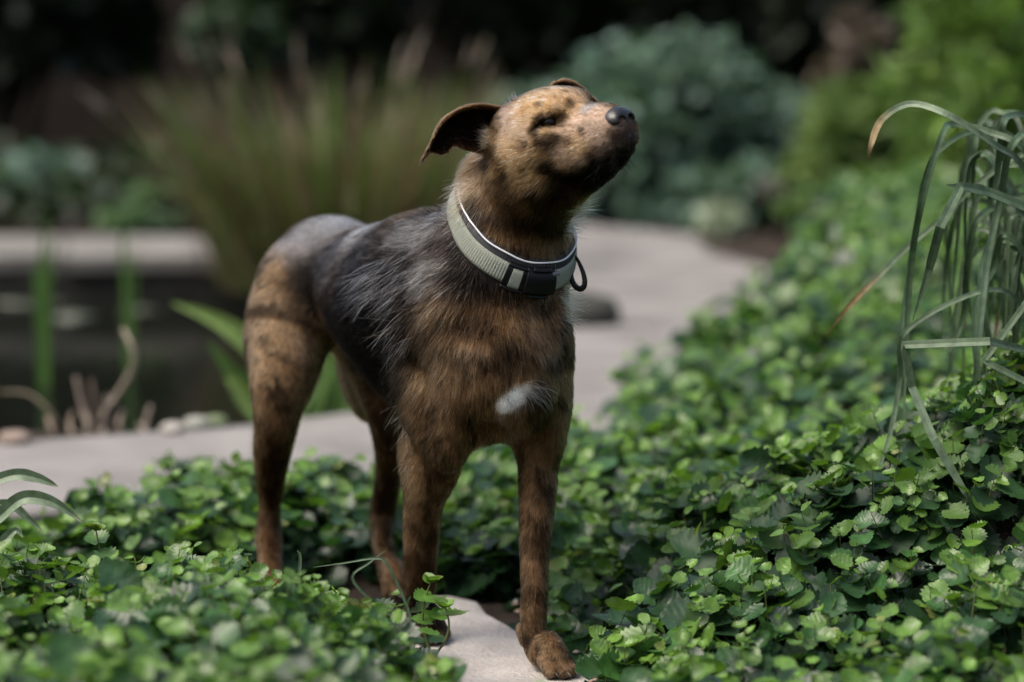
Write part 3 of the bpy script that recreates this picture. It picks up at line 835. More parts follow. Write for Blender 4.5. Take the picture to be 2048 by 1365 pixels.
# hair flow and length per vertex, from the solids each vertex is nearest to
Wt = np.zeros(nb); FL = np.zeros((nb, 3)); LEN = np.zeros(nb)
for f, (flow, ln, reg) in S.prims:
    d = np.abs(f(DV[:, 0], DV[:, 1], DV[:, 2]))
    w = np.exp(-d / 0.010)
    Wt += w; FL += w[:, None] * flow; LEN += w * ln
FL = FL / (Wt[:, None] + 1e-9); LEN = LEN / (Wt + 1e-9)
FL = np.concatenate([FL, e1[2], e2[2]]); LEN = LEN * (0.45 + 0.55 * sstep(0.03, 0.09, DV[:, 2]))
LEN = np.concatenate([LEN, np.full(len(e1[0]), 0.0048), np.full(len(e2[0]), 0.0048)])
FL = nrm(FL)

BPX = proj(BV)
_front = (BN * (np.array([0, 0, CAM_Z]) - BV)).sum(1) > 0
def surf(px, py, ears=False):
    """The body surface point seen near a pixel (nearest front-facing vertex)."""
    d2 = ((BPX - np.array([px, py])) ** 2).sum(1) + np.where(_front, 0, 1e6) + (0 if ears else (ear_of > 0) * 1e6)
    near = np.argsort(d2)[:40]
    near = near[d2[near] < d2[near[0]] + 60]
    return BV[near[np.argmin(BV[near, 1])]]

brown, tan, pinkish = (0.145, 0.088, 0.045), (0.275, 0.185, 0.108), (0.430, 0.310, 0.230)
gold, dark, grey = (0.440, 0.285, 0.145), (0.0042, 0.0038, 0.0038), (0.290, 0.285, 0.280)
char, white, lgrey, dbrown = (0.010, 0.010, 0.0115), (0.93, 0.91, 0.87), (0.165, 0.158, 0.148), (0.050, 0.028, 0.013)
PAINT = [  # pixel seen at, radius in metres, colour, strength
    (680, 440, .058, grey, 1.0), (745, 452, .045, grey, .7), (620, 470, .050, (.11, .105, .105), 1), (700, 540, .06, (.040, .041, .046), 1.0), (650, 520, .045, (.06, .06, .065), .9),  # rump's grey hair paler on top, sky sheen put into its colour
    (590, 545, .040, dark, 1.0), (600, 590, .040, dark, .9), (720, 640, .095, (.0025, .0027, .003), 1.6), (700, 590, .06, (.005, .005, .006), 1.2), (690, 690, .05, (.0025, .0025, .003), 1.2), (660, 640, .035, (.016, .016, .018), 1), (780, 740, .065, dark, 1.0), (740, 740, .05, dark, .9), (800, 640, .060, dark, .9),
    (545, 545, .030, (.12,.068,.03), .9), (525, 620, .045, brown, 1), (560, 680, .055, tan, .8), (540, 760, .050, brown, .9), (625, 700, .026, pinkish, .9), (590, 780, .04, tan, .7),
    (545, 850, .045, brown, 1), (540, 950, .05, dbrown, .8), (540, 1050, .05, dbrown, .9), (770, 880, .06, dbrown, 1), (770, 1000, .06, dbrown, .9), (780, 1120, .06, brown, .8),
    (840, 470, .065, char, 1.0), (800, 520, .060, char, .9), (880, 560, .050, char, .9), (850, 455, .030, lgrey, .7), (800, 470, .028, lgrey, .7), (850, 540, .022, lgrey, .7), (930, 470, .04, char, .8), (970, 545, .03, char, .8),
    (760, 560, .045, char, .7), (870, 610, .030, (.14,.085,.042), .6), (850, 660, .030, brown, .9), (900, 640, .030, (.14,.085,.042), .9), (950, 620, .035, dbrown, .7), (920, 690, .030, (.24,.155,.10), .9), (900, 730, .035, tan, .7), (930, 760, .05, brown, .8),
    (830, 760, .022, tan, .8), (850, 820, .040, brown, .9), (830, 880, .028, dbrown, .8), (870, 880, .040, brown, .8), (1000, 640, .030, brown, .9), (1015, 700, .022, dark, .7), (1010, 740, .018, dark, .7), (1075, 640, .032, tan, .9),
    (1110, 640, .030, (.16,.095,.046), .8), (1105, 720, .035, brown, .9), (1060, 700, .022, (.14,.085,.042), .8), (1000, 780, .035, brown, .9), (960, 840, .04, brown, .9), (1095, 790, .03, brown, .9), (1088, 838, .017, dark, .9),
    (860, 960, .04, brown, 1), (880, 960, .018, dark, .6), (830, 990, .018, tan, .7), (845, 1050, .05, brown, 1), (865, 1080, .016, dark, .7), (840, 1150, .04, dbrown, .8), (850, 1220, .03, dark, .8),
    (1080, 900, .045, brown, 1), (1075, 1000, .05, brown, .9), (1070, 1100, .05, brown, 1), (1068, 1200, .04, brown, 1), (1080, 1290, .05, brown, 1), (1095, 1340, .04, tan, .6), (1052, 1280, .012, dark, 1),
    (1095, 980, .015, dark, .5), (1085, 1080, .014, dark, .5),
    (1060, 480, .05, brown, 1), (1000, 470, .035, brown, .9), (970, 420, .025, tan, .7), (945, 380, .022, tan, .8), (930, 420, .016, char, .8), (1090, 470, .028, (.14,.085,.042), .9), (1110, 510, .025, (.14,.085,.042), .7), (1040, 430, .03, dbrown, .7), (1120, 430, .028, dbrown, .7), (1000, 400, .02, dbrown, .6),
    (1050, 215, .032, gold, 1), (1110, 190, .030, gold, 1), (1090, 215, .02, gold, 1), (1010, 245, .026, pinkish, .9), (1040, 260, .018, pinkish, .8), (985, 265, .016, tan, .9), (1000, 310, .024, gold, .9), (1050, 310, .035, gold, 1), (1030, 350, .03, gold, .9),
    (1090, 292, .011, dbrown, .40), (1070, 285, .010, dbrown, .3), (1135, 250, .018, pinkish, .9), (1165, 235, .016, pinkish, .9), (1120, 310, .018, pinkish, .7), (1150, 290, .016, gold, .8), (1190, 270, .022, pinkish, 1), (1180, 240, .018, pinkish, .9),
    (1195, 300, .018, (.22, .14, .10), .9), (1140, 335, .016, tan, .7), (1250, 290, .026, (.035, .026, .022), 1), (1232, 320, .022, (.022, .017, .015), 1), (1200, 342, .026, dark, 1.5), (1165, 352, .020, dark, 1.5), (1138, 362, .016, dark, 1.4), (1225, 335, .022, dark, 1.5), (1200, 362, .018, dark, 1.5), (1235, 348, .016, dark, 1.5), (1170, 372, .014, dark, 1.3), (1250, 320, .014, dark, 1.3), (1225, 270, .012, (.05, .035, .03), .9),
    (1088, 246, .0075, dark, 1.5), (1075, 250, .0070, dark, 1.4), (1062, 256, .0060, dark, 1.2), (1102, 242, .0070, dark, 1.3), (1112, 240, .006, dbrown, 1), (1140, 200, .007, dark, .7), (1172, 212, .009, (.26, .24, .22), .8), (1075, 203, .006, dark, .6),
    (1045, 285, .006, dbrown, .4), (1030, 300, .005, dbrown, .4), (1060, 335, .007, dbrown, .4), (1030, 330, .006, dbrown, .4), (1085, 345, .008, dbrown, .8), (1110, 280, .006, dbrown, .7), (1130, 280, .007, dbrown, .7), (1160, 262, .006, dbrown, .7), (1205, 300, .010, (.10,.075,.06), .9), (1120, 345, .010, tan, 1), (1150, 330, .010, pinkish, .8), (984, 305, .009, dark, .9), (992, 330, .009, dark, .9), (1000, 348, .009, dark, .8), (1045, 345, .006, dark, .7), (1050, 395, .03, brown, .8), (1110, 390, .025, dark, .6), (1160, 385, .02, dbrown, .8), (1010, 375, .012, dark, .6),
    (1010, 816, .0085, white, 1.8), (1022, 808, .0095, white, 1.8), (1034, 799, .0095, white, 1.8), (1046, 787, .0090, white, 1.7), (1060, 772, .0055, white, 1.2), (1085, 800, .02, dbrown, 1), (1010, 840, .02, brown, 1),
]
# short sleek hair on the white chest flash
for _p in ((1012, 812), (1024, 804), (1036, 795), (1048, 783)):
    LEN[((BV - surf(*_p)) ** 2).sum(1) < 0.016 ** 2] *= 0.6
PC = [(surf(p[0], p[1]), p[2], np.array(p[3]), p[4]) for p in PAINT]
def coat(P, seed=0):
    """Coat colour at surface points: brindle brown and tan with a charcoal saddle."""
    W = np.full(len(P), 0.02); C = np.tile(np.array(brown) * 0.02, (len(P), 1))
    jit = (np.stack([noise3(P, 45, 31 + k, 3) for k in range(3)], 1) - 0.5) * 0.020
    Pj = P + jit * np.clip((0.72 - P[:, 2:3]) * 6, 0.35, 1)
    for c, r, col, st in PC:
        d2 = ((Pj - c) ** 2).sum(1)
        w = st * np.exp(-d2 / (2 * (r * 0.55) ** 2)) * (0.012 / r + 0.25)
        w = w ** 1.3
        W += w; C += w[:, None] * col
    C = C / W[:, None]
    # brindle: broken dark bands and flecks in the brown
    q = P @ np.array([[1, .3, .2], [.1, 1, .3], [.25, .2, 1]])
    lowleg = sstep(0.36, 0.24, P[:, 2])
    bands = noise3(q * np.array([26, 26, 46]), 1, 3, 3) * (1 - lowleg) + noise3(q * np.array([75, 75, 20]), 1, 5, 2) * lowleg
    fleck = noise3(P, 170, 9, 2)
    br = sstep(0.44, 0.62, bands) * (0.92 - 0.34 * lowleg) + sstep(0.54, 0.70, fleck) * 0.32
    sat = np.clip((C[:, 0] - C[:, 2]) * 9, 0, 1) * np.clip(1.25 - C[:, 0] * 2.6, 0.25, 1)
    C = C * (1 - np.clip(br * sat, 0, 0.90))[:, None]
    C = C * (0.82 + 0.36 * noise3(P, 90, 21, 2))[:, None]
    return C
VC = coat(BV)
# ears: dark inside and along the back, rim painted brighter for edge light
for k, e in ((1, e1), (2, e2)):
    sel = ear_of == k
    rim = np.tile(np.abs(np.linspace(-1, 1, 12)), 2 * 26)
    b = (noise3(BV[sel], 80, 4, 2) * 0.5 + 0.6)
    VC[sel] = np.array((0.020, 0.011, 0.007))[None] * b[:, None] + sstep(0.80, 1.0, rim)[:, None] * np.array((0.14, 0.07, 0.028))

def fur_mat(name):
    m = bpy.data.materials.new(name); m.use_nodes = True
    nt = m.node_tree; nt.nodes.clear()
    out = nt.nodes.new("ShaderNodeOutputMaterial")
    a = nt.nodes.new("ShaderNodeAttribute"); a.attribute_name = "col"
    h = nt.nodes.new("ShaderNodeBsdfHairPrincipled")
    h.parametrization = 'COLOR'
    nt.links.new(a.outputs["Color"], h.inputs["Color"])
    h.inputs["Roughness"].default_value = 0.42
    h.inputs["Radial Roughness"].default_value = 0.55
    h.inputs["Coat"].default_value = 0.0
    h.inputs["IOR"].default_value = 1.05
    h.inputs["Random Roughness"].default_value = 0.2
    nt.links.new(h.outputs[0], out.inputs["Surface"])
    return m
M_SKIN = attr_mat("dog_coat_under", rough=0.75, spec=0.1, noise=0.25, nscale=220, bump=0.3)
M_FUR = fur_mat("dog_fur")

dog = empty("dog", tuple(paws[2][0] * 0.5 + paws[0][0] * 0.5))
tag(dog, "brindle brown dog with charcoal saddle standing with its nose lifted", "dog")
body = mesh_np("body", BV, BQ, M_SKIN, dog, True, VC * 0.75)

def fur_object(name, root, d0, d1, length, radius, col, parent, npt=5):
    """Hair strands: root positions, first and last direction, lengths, radii (per strand) and colours."""
    n = len(root)
    cu = bpy.data.hair_curves.new(name)
    cu.add_curves([npt] * n)
    t = np.linspace(0, 1, npt)[None, :, None]
    P = root[:, None, :] + length[:, None, None] * (d0[:, None, :] * (t - 0.5 * t * t) + d1[:, None, :] * (0.5 * t * t)) * 1.25
    P = P - wloc(parent)
    cu.points.foreach_set("position", np.ascontiguousarray(P, np.float32).ravel())
    r = radius[:, None] * np.array([1.0, 0.95, 0.8, 0.55, 0.15])[None, :npt]
    a = cu.attributes.get("radius") or cu.attributes.new("radius", 'FLOAT', 'POINT')
    a.data.foreach_set("value", np.ascontiguousarray(r, np.float32).ravel())
    c4 = np.ones((n, 4), np.float32); c4[:, :3] = np.clip(col, 0.0015, 0.95)
    ca = cu.attributes.new("col", 'FLOAT_COLOR', 'CURVE')
    ca.data.foreach_set("color", c4.ravel())
    cu.materials.append(M_FUR)
    o = bpy.data.objects.new(name, cu)
    return link(o, parent)

def sample_roots(n, weight):
    tri = np.concatenate([BQ[:, [0, 1, 2]], BQ[:, [0, 2, 3]]])
    a = 0.5 * np.linalg.norm(np.cross(BV[tri[:, 1]] - BV[tri[:, 0]], BV[tri[:, 2]] - BV[tri[:, 0]]), axis=1)
    w = a * weight[tri].mean(1)
    f = rng.choice(len(tri), n, p=w / w.sum())
    u, v = rng.random(n), rng.random(n)
    s = u + v > 1; u[s], v[s] = 1 - u[s], 1 - v[s]
    b = np.stack([1 - u - v, u, v], 1)[:, :, None]
    T = tri[f]
    return (BV[T] * b).sum(1), nrm((BN[T] * b).sum(1)), nrm((FL[T] * b).sum(1)), (LEN[T] * b[:, :, 0]).sum(1), T[:, 0]
# denser hair where it is short; none on the soles, the collar line or the eyes
dens = 1.0 + 1.2 * (LEN < 0.012) + 1.6 * (LEN < 0.0062)
dens[BV[:, 2] < 0.006] = 0
eyeP = [hd(*EYE[s]) for s in (-1, 1)]
for p in eyeP: dens[((BV - (p + HR @ np.array((0.004, 0, 0)) * H_S)) ** 2).sum(1) < 0.0128 ** 2] *= 0.25
dens[((BV - hd(0.122, 0, -0.018)) ** 2).sum(1) < 0.019 ** 2] = 0
dens[(ear_of > 0)] = 2.4
_ca = (BV - CO_C) @ CO_A; _cr = np.linalg.norm((BV - CO_C) - _ca[:, None] * CO_A, axis=1)
dens[(np.abs(_ca - 0.002) < 0.0185) & (_cr < 0.10)] = 0
NF = 380000
R_, N_, F_, L_, I_ = sample_roots(NF, dens)
t_ = nrm(F_ - N_ * (F_ * N_).sum(1)[:, None])
cl = np.stack([noise3(R_, 55, 40 + k, 2) for k in range(3)], 1) - 0.5
fine = np.stack([noise3(R_, 240, 50 + k, 1) for k in range(3)], 1) - 0.5
rnd = rng.normal(0, 1, (NF, 3))
lenf = sstep(0.006, 0.03, L_)[:, None]
t_ = nrm(t_ + cl * (0.55 + 0.9 * lenf) + fine * (0.35 + 0.6 * lenf) + rnd * (0.10 + 0.10 * lenf))
t_ = nrm(t_ - N_ * (t_ * N_).sum(1)[:, None])
lift = (0.42 + 0.10 * rng.random(NF))[:, None] + 0.16 * lenf
lay = (0.10 + 0.08 * rng.normal(0, 1, NF))[:, None]
d0 = nrm(t_ + N_ * lift); d1 = nrm(t_ + N_ * lay + np.array([0, 0, -0.25]) * lenf)
L2 = L_ * (0.65 + 0.6 * rng.random(NF)) * (0.75 + 0.5 * noise3(R_, 40, 77))
colr = coat(R_)
# streaks and flecks that follow the lie of the hair
_al = (R_ * F_).sum(1)[:, None] * F_
st1 = noise3((R_ - 0.78 * _al), 300, 91, 1); st2 = noise3((R_ - 0.70 * _al), 130, 92, 1)
ishead = (np.linalg.norm(R_ - HO, axis=1) < 0.15) & (R_[:, 2] > 0.54)
amp = np.where(ishead, 0.95, 0.75 + 0.5 * sstep(0.008, 0.016, L_))
colr *= np.clip(1 + amp * ((st1 - 0.5) * 1.5 + (st2 - 0.5) * 1.2), 0.15, 2.4)[:, None]
isear = ear_of[I_] > 0
colr[isear] = VC[I_[isear]]
# scattered pale guard hairs through the saddle and shoulders, dark ones through the brown
u = rng.random(NF)
chroma = np.clip((colr[:, 0] - colr[:, 2]) * 10, 0, 1)
longh = sstep(0.009, 0.022, L_)
lock = sstep(0.50, 0.68, noise3(R_ * np.array([1, 1, 1.6]), 62, 88, 2))
pale = (u < 0.03 + 0.06 * longh + 0.50 * longh * lock * (1 - 0.6 * chroma)) & ~isear & (L_ > 0.0085)
pc = np.array((0.31, 0.30, 0.285)) * (1 - chroma[pale])[:, None] + np.array((0.34, 0.235, 0.135)) * chroma[pale][:, None]
colr[pale] = colr[pale] * 0.4 + pc * (0.35 + 0.65 * rng.random(pale.sum()))[:, None] * (0.45 + 0.55 * longh[pale])[:, None]
ramp = np.array([[0.36, 0.24, 0.14]])
warm = (u > 0.80) & (chroma > 0.5) & ~isear
colr[warm] = colr[warm] * 0.5 + ramp * 0.5
dk = (u > 0.36) & (u < 0.52) & ~isear
colr[dk] *= 0.30
lumh = colr.max(1)
colr[lumh > 0.5] = 0.9
colr *= (0.45 + 0.55 * sstep(0.008, 0.03, lumh))[:, None]
colr *= (0.72 + 0.56 * rng.random(NF))[:, None]
fur_object("fur", R_, d0, d1, L2, 0.00016 + 0.00010 * np.clip(L_ / 0.02, 0, 1) + 0.00004 * rng.random(NF), colr, body)

# loose tufts that stand off the outline
def tuft(px, py, n, vec, length, spread, cols, droop=0.35, jit=0.008, base=None):
    c = surf(px, py) if base is None else base
    j = BV[rng.choice(np.where(((BV - c) ** 2).sum(1) < jit ** 2)[0], n)] + rng.normal(0, 0.0008, (n, 3))
    v = nrm(vec)
    a = nrm(v + rng.normal(0, spread, (n, 3)))
    b = nrm(a + np.array([0, 0, -droop]) + rng.normal(0, spread * 0.8, (n, 3)))
    cc = np.array(cols)[rng.integers(0, len(cols), n)] * (0.7 + 0.6 * rng.random((n, 1)))
    return j, a, b, length * (0.5 + 0.7 * rng.random(n)), cc
cream, sand = (0.55, 0.49, 0.40), (0.28, 0.19, 0.11)
TF = [tuft(1148, 428, 90, (1.0, -0.2, 0.25), 0.026, 0.28, [cream, sand, cream], 0.0, 0.012), tuft(1138, 455, 80, (1.0, -0.2, 0.15), 0.024, 0.28, [cream, sand], 0.1, 0.012),
      tuft(1132, 590, 80, (1.0, -0.1, -0.3), 0.024, 0.25, [cream, sand, cream], -0.3, 0.012), tuft(1130, 620, 60, (1.0, -0.1, -0.5), 0.022, 0.25, [cream, sand], -0.3, 0.012),
      tuft(935, 375, 130, (-1.0, 0.1, -0.25), 0.026, 0.26, [sand, cream, sand, brown], 0.4, 0.014), tuft(925, 400, 130, (-1.0, 0.1, -0.6), 0.024, 0.26, [sand, cream, brown], 0.5, 0.014),
      tuft(945, 420, 120, (-0.4, 0, -1.0), 0.024, 0.25, [cream, lgrey, dark], 0.4, 0.016), tuft(905, 430, 80, (-1, 0.2, 0.25), 0.020, 0.3, [lgrey, dark, sand], 0.2, 0.014),
      tuft(1018, 192, 40, (-0.6, 0, 0.8), 0.008, 0.3, [cream, sand], 0, 0.008), tuft(960, 275, 260, (-1, -0.3, 0.15), 0.013, 0.35, [cream, sand, tan], 0, 0.012), tuft(965, 295, 120, (-1, -0.3, -0.2), 0.011, 0.35, [sand, tan, brown], 0, 0.010),
      tuft(1058, 778, 45, (0.8, -0.3, 0.05), 0.022, 0.22, [white, cream, white], 1.2, 0.006), tuft(1050, 784, 25, (0.7, -0.3, -0.25), 0.020, 0.25, [white, white, cream], 0.9, 0.006), tuft(1080, 790, 25, (0.7, -0.3, -0.3), 0.024, 0.3, [white, dark, cream], 1.0, 0.010),
      tuft(810, 930, 60, (-0.5, 0.2, -1), 0.016, 0.35, [sand, cream, dark], 0.2, 0.014), tuft(800, 840, 40, (-0.5, 0, -1), 0.024, 0.4, [sand, cream, dark], 0.2, 0.02),
      tuft(740, 555, 160, (-1, 0.1, -0.55), 0.036, 0.25, [cream, lgrey, dark, char], 0.4, 0.03), tuft(790, 540, 200, (-1, 0, -0.7), 0.036, 0.25, [cream, lgrey, dark, char], 0.4, 0.035), tuft(800, 640, 120, (-0.9, -0.1, -0.9), 0.034, 0.3, [cream, sand, dark, dark], 0.4, 0.035),
      tuft(1240, 340, 40, (0.6, -0.5, -0.8), 0.012, 0.35, [dark], 0.2, 0.016), tuft(1200, 365, 30, (0.3, -0.3, -1), 0.012, 0.3, [dark, dark], 0.2, 0.014)]
fur_object("guard_hair", *[np.concatenate([t[k] for t in TF]) for k in range(4)], np.full(sum(len(t[0]) for t in TF), 0.00019), np.concatenate([t[4] for t in TF]), body)
# whiskers
wr = [surf(*p) for p in ((1225, 285), (1215, 295), (1235, 300), (1205, 285), (1240, 315), (1228, 325))]
WT = [tuft(0, 0, 4, HR @ np.array((0.15, -0.9, -0.45)), 0.038, 0.25, [dark], 0.2, 0.005, base=p) for p in wr]
fur_object("whiskers", *[np.concatenate([t[k] for t in WT]) for k in range(4)], np.full(24, 0.00016), np.concatenate([t[4] for t in WT]), body)

# nose leather
SN = SDF(hd(0.118, 0, -0.02) - 0.042, hd(0.118, 0, -0.02) + 0.042, 0.0009)
SN.add(hell((0.112, 0, -0.018), (0.020, 0.0205, 0.016)), 0.004)
for s in (-1, 1):
    SN.add(hell((0.119, s * 0.0115, -0.022), (0.0125, 0.0095, 0.0105)), 0.006)
SN.add(hell((0.118, 0, -0.028), (0.011, 0.008, 0.012)), 0.006)
for s in (-1, 1):
    SN.cut(hell((0.1315, s * 0.0085, -0.0215), (0.009, 0.0050, 0.0046), yaw=s * 0.2), 0.003)
    SN.cut(hcone((0.1275, s * 0.0145, -0.0255), 0.0022, (0.116, s * 0.0225, -0.0275), 0.0012), 0.002)
SN.cut(hcone((0.1335, 0, -0.018), 0.0006, (0.1285, 0, -0.042), 0.0010), 0.002)
NV, NQ = SN.mesh()
m, nt, b, out = new_mat("nose_leather")
b.inputs["Base Color"].default_value = (0.006, 0.0055, 0.006, 1); b.inputs["Roughness"].default_value = 0.22; b.inputs["Specular IOR Level"].default_value = 0.5
vo = nt.nodes.new("ShaderNodeTexVoronoi"); vo.inputs["Scale"].default_value = 900
tcn = nt.nodes.new("ShaderNodeTexCoord"); nt.links.new(tcn.outputs["Object"], vo.inputs["Vector"])
bpn = nt.nodes.new("ShaderNodeBump"); bpn.inputs["Strength"].default_value = 0.35; bpn.inputs["Distance"].default_value = 0.0006
nt.links.new(vo.outputs["Distance"], bpn.inputs["Height"]); nt.links.new(bpn.outputs[0], b.inputs["Normal"])
tag(mesh_np("nose", NV, NQ, m, dog), "moist black nose")

# eyes
m_eye = simple_mat("eye", (0.004, 0.0025, 0.0015), 0.03, spec=0.30)
def sphere(c, r, R=np.eye(3), nu=20, nv=12):
    V, F = [], []
    for i in range(nv + 1):
        for j in range(nu):
            a, b_ = math.pi * i / nv, 2 * math.pi * j / nu
            V.append(np.array(c) + R @ (np.array([math.sin(a) * math.cos(b_), math.sin(a) * math.sin(b_), math.cos(a)]) * r))
    for i in range(nv):
        for j in range(nu):
            F.append((i * nu + j, (i + 1) * nu + j, (i + 1) * nu + (j + 1) % nu, i * nu + (j + 1) % nu))
    return np.array(V), F
for s in (-1, 1):
    V, F = sphere(hd(*(EYE[s] + np.array((0.001, -s * 0.001, 0.0)))), np.array((0.0105, 0.0105, 0.0105)) * H_S)
    mesh_np("eye", V, F, m_eye, dog)
# claws
m_claw = simple_mat("claw", (0.05, 0.04, 0.035), 0.4)
for (c, f, s) in toes:
    V, F = [], []
    l = np.array([-f[1], f[0], 0])
    for i in range(5):
        t = i / 4
        p = c + f * (0.004 + 0.013 * t) * s + UP * (0.001 - 0.0062 * t * t) * s
        r = 0.0030 * (1 - 0.8 * t) * s
        for j in range(6):
            a = math.pi / 3 * j
            V.append(p + l * math.cos(a) * r * 0.75 + UP * math.sin(a) * r)
    for i in range(4):
        for j in range(6):
            F.append((i * 6 + j, i * 6 + (j + 1) % 6, (i + 1) * 6 + (j + 1) % 6, (i + 1) * 6 + j))
    F.append(tuple(24 + j for j in range(6)))
    mesh_np("claw", np.array(V), F, m_claw, dog)
# ------------------------------------------------------------------ the collar
NC = len(CO_D)
def cpt(s, w, off):
    """Point on the collar: s along the ring (0..NC), w across (metres, up the neck), off outwards."""
    i0 = np.floor(s).astype(int); f = (s - i0)[..., None]
    d = nrm(CO_D[i0 % NC] * (1 - f) + CO_D[(i0 + 1) % NC] * f)
    R = [CO_R[k] for k in (-0.014, 0.0, 0.014)]
    rr = [r[i0 % NC] * (1 - f[..., 0]) + r[(i0 + 1) % NC] * f[..., 0] for r in R]
    base = np.maximum(rr[1], 0.5 * (rr[0] + rr[2]))
    slope = (rr[2] - rr[0]) / 0.028 * 0.75
    r = base + slope * w + off
    return CO_C + d * r[..., None] + CO_A * np.asarray(w)[..., None] if np.ndim(w) else CO_C + d * r[..., None] + CO_A * w
def strip(name, s0, s1, w0, w1, off, thick, mat, parent, ns=120, nw=7, rib=0.0, ribs=0, puff=0.0, closed=False, lab=None, wob=0.0):
    ss = np.linspace(s0, s1, ns, endpoint=not closed); V = []
    for side in (0, 1):
        for j in range(nw):
            t = j / (nw - 1)
            w = w0 + (w1 - w0) * t + wob * np.sin(ss * 0.21)
            e = 1 - (2 * t - 1) ** 4
            o = np.full(ns, off) + (thick * (0.35 + 0.65 * e) if side == 0 else 0.0) + (puff * e if side == 0 else 0)
            if rib and side == 0: o = o + rib * np.sin(ss * ribs) * e
            V.append(cpt(ss, w, o))
    V = np.concatenate(V); F = []
    idx = lambda side, j, i: (side * nw + j) * ns + i % ns
    for i in range(ns if closed else ns - 1):
        for j in range(nw - 1):
            F.append((idx(0, j, i), idx(0, j, i + 1), idx(0, j + 1, i + 1), idx(0, j + 1, i)))
            F.append((idx(1, j, i), idx(1, j + 1, i), idx(1, j + 1, i + 1), idx(1, j, i + 1)))
        F.append((idx(0, 0, i), idx(1, 0, i), idx(1, 0, i + 1), idx(0, 0, i + 1)))
        F.append((idx(0, nw - 1, i), idx(0, nw - 1, i + 1), idx(1, nw - 1, i + 1), idx(1, nw - 1, i)))
    if not closed:
        for i in (0, ns - 1):
            for j in range(nw - 1):
                F.append((idx(0, j, i), idx(0, j + 1, i), idx(1, j + 1, i), idx(1, j, i)))
    o = mesh_np(name, V, np.array(F), mat, parent)
    if lab: o["label"] = lab
    return o
def tube(name, P, r, mat, parent, closed=False, k=8, lab=None):
    P = np.asarray(P, float); n = len(P); r = np.broadcast_to(np.asarray(r, float), (n,))
    T = np.roll(P, -1, 0) - np.roll(P, 1, 0) if closed else np.gradient(P, axis=0)
    T = nrm(T); A = nrm(np.cross(T, np.array([0.31, 0.23, 0.92]))); B = np.cross(T, A)
    V = np.concatenate([P + (A * math.cos(2 * math.pi * j / k) + B * math.sin(2 * math.pi * j / k)) * r[:, None] for j in range(k)])
    idx = lambda j, i: (j % k) * n + i % n
    F = [(idx(j, i), idx(j + 1, i), idx(j + 1, i + 1), idx(j, i + 1)) for i in range(n if closed else n - 1) for j in range(k)]
    if not closed: F += [tuple(idx(j, 0) for j in range(k))[::-1], tuple(idx(j, n - 1) for j in range(k))]
    o = mesh_np(name, V, F, mat, parent)
    if lab: o["label"] = lab
    return o
M_WEB = simple_mat("sage_webbing", (0.325, 0.345, 0.29), 0.85, 0.22, 700, 0.2, 0.6, bscale=1600)
M_LINE = simple_mat("black_neoprene", (0.010, 0.011, 0.014), 0.55, 0.2, 300, 0.4, 0.15)
M_PLAS = simple_mat("black_plastic", (0.004, 0.0045, 0.005), 0.42, 0.15, 200, 0.22, 0.05)
M_REFL = simple_mat("reflective_piping", (0.62, 0.62, 0.66), 0.35, 0.1, 300, 0.6)
collar = empty("dog_collar", tuple(CO_C))
tag(collar, "sage green webbing collar with black buckle and leash ring on the dog's neck", "collar")
_pp = proj(cpt(np.arange(NC, dtype=float), 0.0, 0.006))
def s_at(px):
    """Ring parameter on the front of the collar that the photograph shows at a column."""
    c = [i for i in range(0, NC // 2 - 6) if _pp[i, 0] <= px]
    i = max(c) if c else 0
    return i + (px - _pp[i, 0]) / max(_pp[i + 1, 0] - _pp[i, 0], 1e-3)
strip("padded_lining", 0, NC, -0.0150, 0.0205, -0.004, 0.0070, M_LINE, collar, ns=160, closed=True, puff=0.002, lab="black padded lining")
ssr = np.linspace(0, NC, 200, endpoint=False)
tube("reflective_piping", cpt(ssr, 0.0200 + 0.0006 * np.sin(ssr * 0.3), np.full(200, 0.0046)), 0.0011, M_REFL, collar, True, lab="pale reflective piping")
sB0, sB1 = s_at(1012), s_at(1104)
strip("webbing", sB1 + 15 - 0 + 9, NC + sB0 + 1, -0.0120, 0.0115, 0.0046, 0.0024, M_WEB, collar, ns=1500, rib=0.00028, ribs=5.0, wob=0.0004)
strip("webbing", s_at(1021), s_at(1040), -0.0112, 0.0112, 0.0098, 0.0026, M_WEB, collar, ns=140, rib=0.00014, ribs=8.0)
strip("webbing", s_at(1103), s_at(1103) + 22, -0.0122, 0.0115, 0.0052, 0.0026, M_WEB, collar, ns=200, rib=0.00014, ribs=8.0)
# slider frame: two bars across and two rails
sl = empty("slider", tuple(CO_C)); sl.location = (0, 0, 0); sl.parent = collar
for a0, a1 in ((s_at(1010), s_at(1019)), (s_at(1041), s_at(1050))):
    strip("slider_bar", a0, a1, -0.0145, 0.0140, 0.0048, 0.0066, M_PLAS, sl, ns=8, nw=7)
for w0, w1 in ((-0.0155, -0.0118), (0.0118, 0.0148)):
    strip("slider_rail", s_at(1010), s_at(1050), w0, w1, 0.0050, 0.0058, M_PLAS, sl, ns=20, nw=5)
bk = strip("buckle", s_at(1049), s_at(1104), -0.0150, 0.0140, 0.0048, 0.0085, M_PLAS, collar, ns=40, nw=9, puff=0.0015, lab="black plastic side release buckle")
strip("prong", s_at(1060), s_at(1096), 0.0128, 0.0165, 0.0060, 0.0055, M_PLAS, bk, ns=20, nw=5)
strip("prong", s_at(1060), s_at(1096), -0.0172, -0.0138, 0.0060, 0.0055, M_PLAS, bk, ns=20, nw=5)
strip("release_tab", s_at(1098), s_at(1111), 0.0090, 0.0128, 0.0095, 0.0030, simple_mat("grey_plastic", (0.10, 0.10, 0.11), 0.3), collar, ns=12, nw=5)
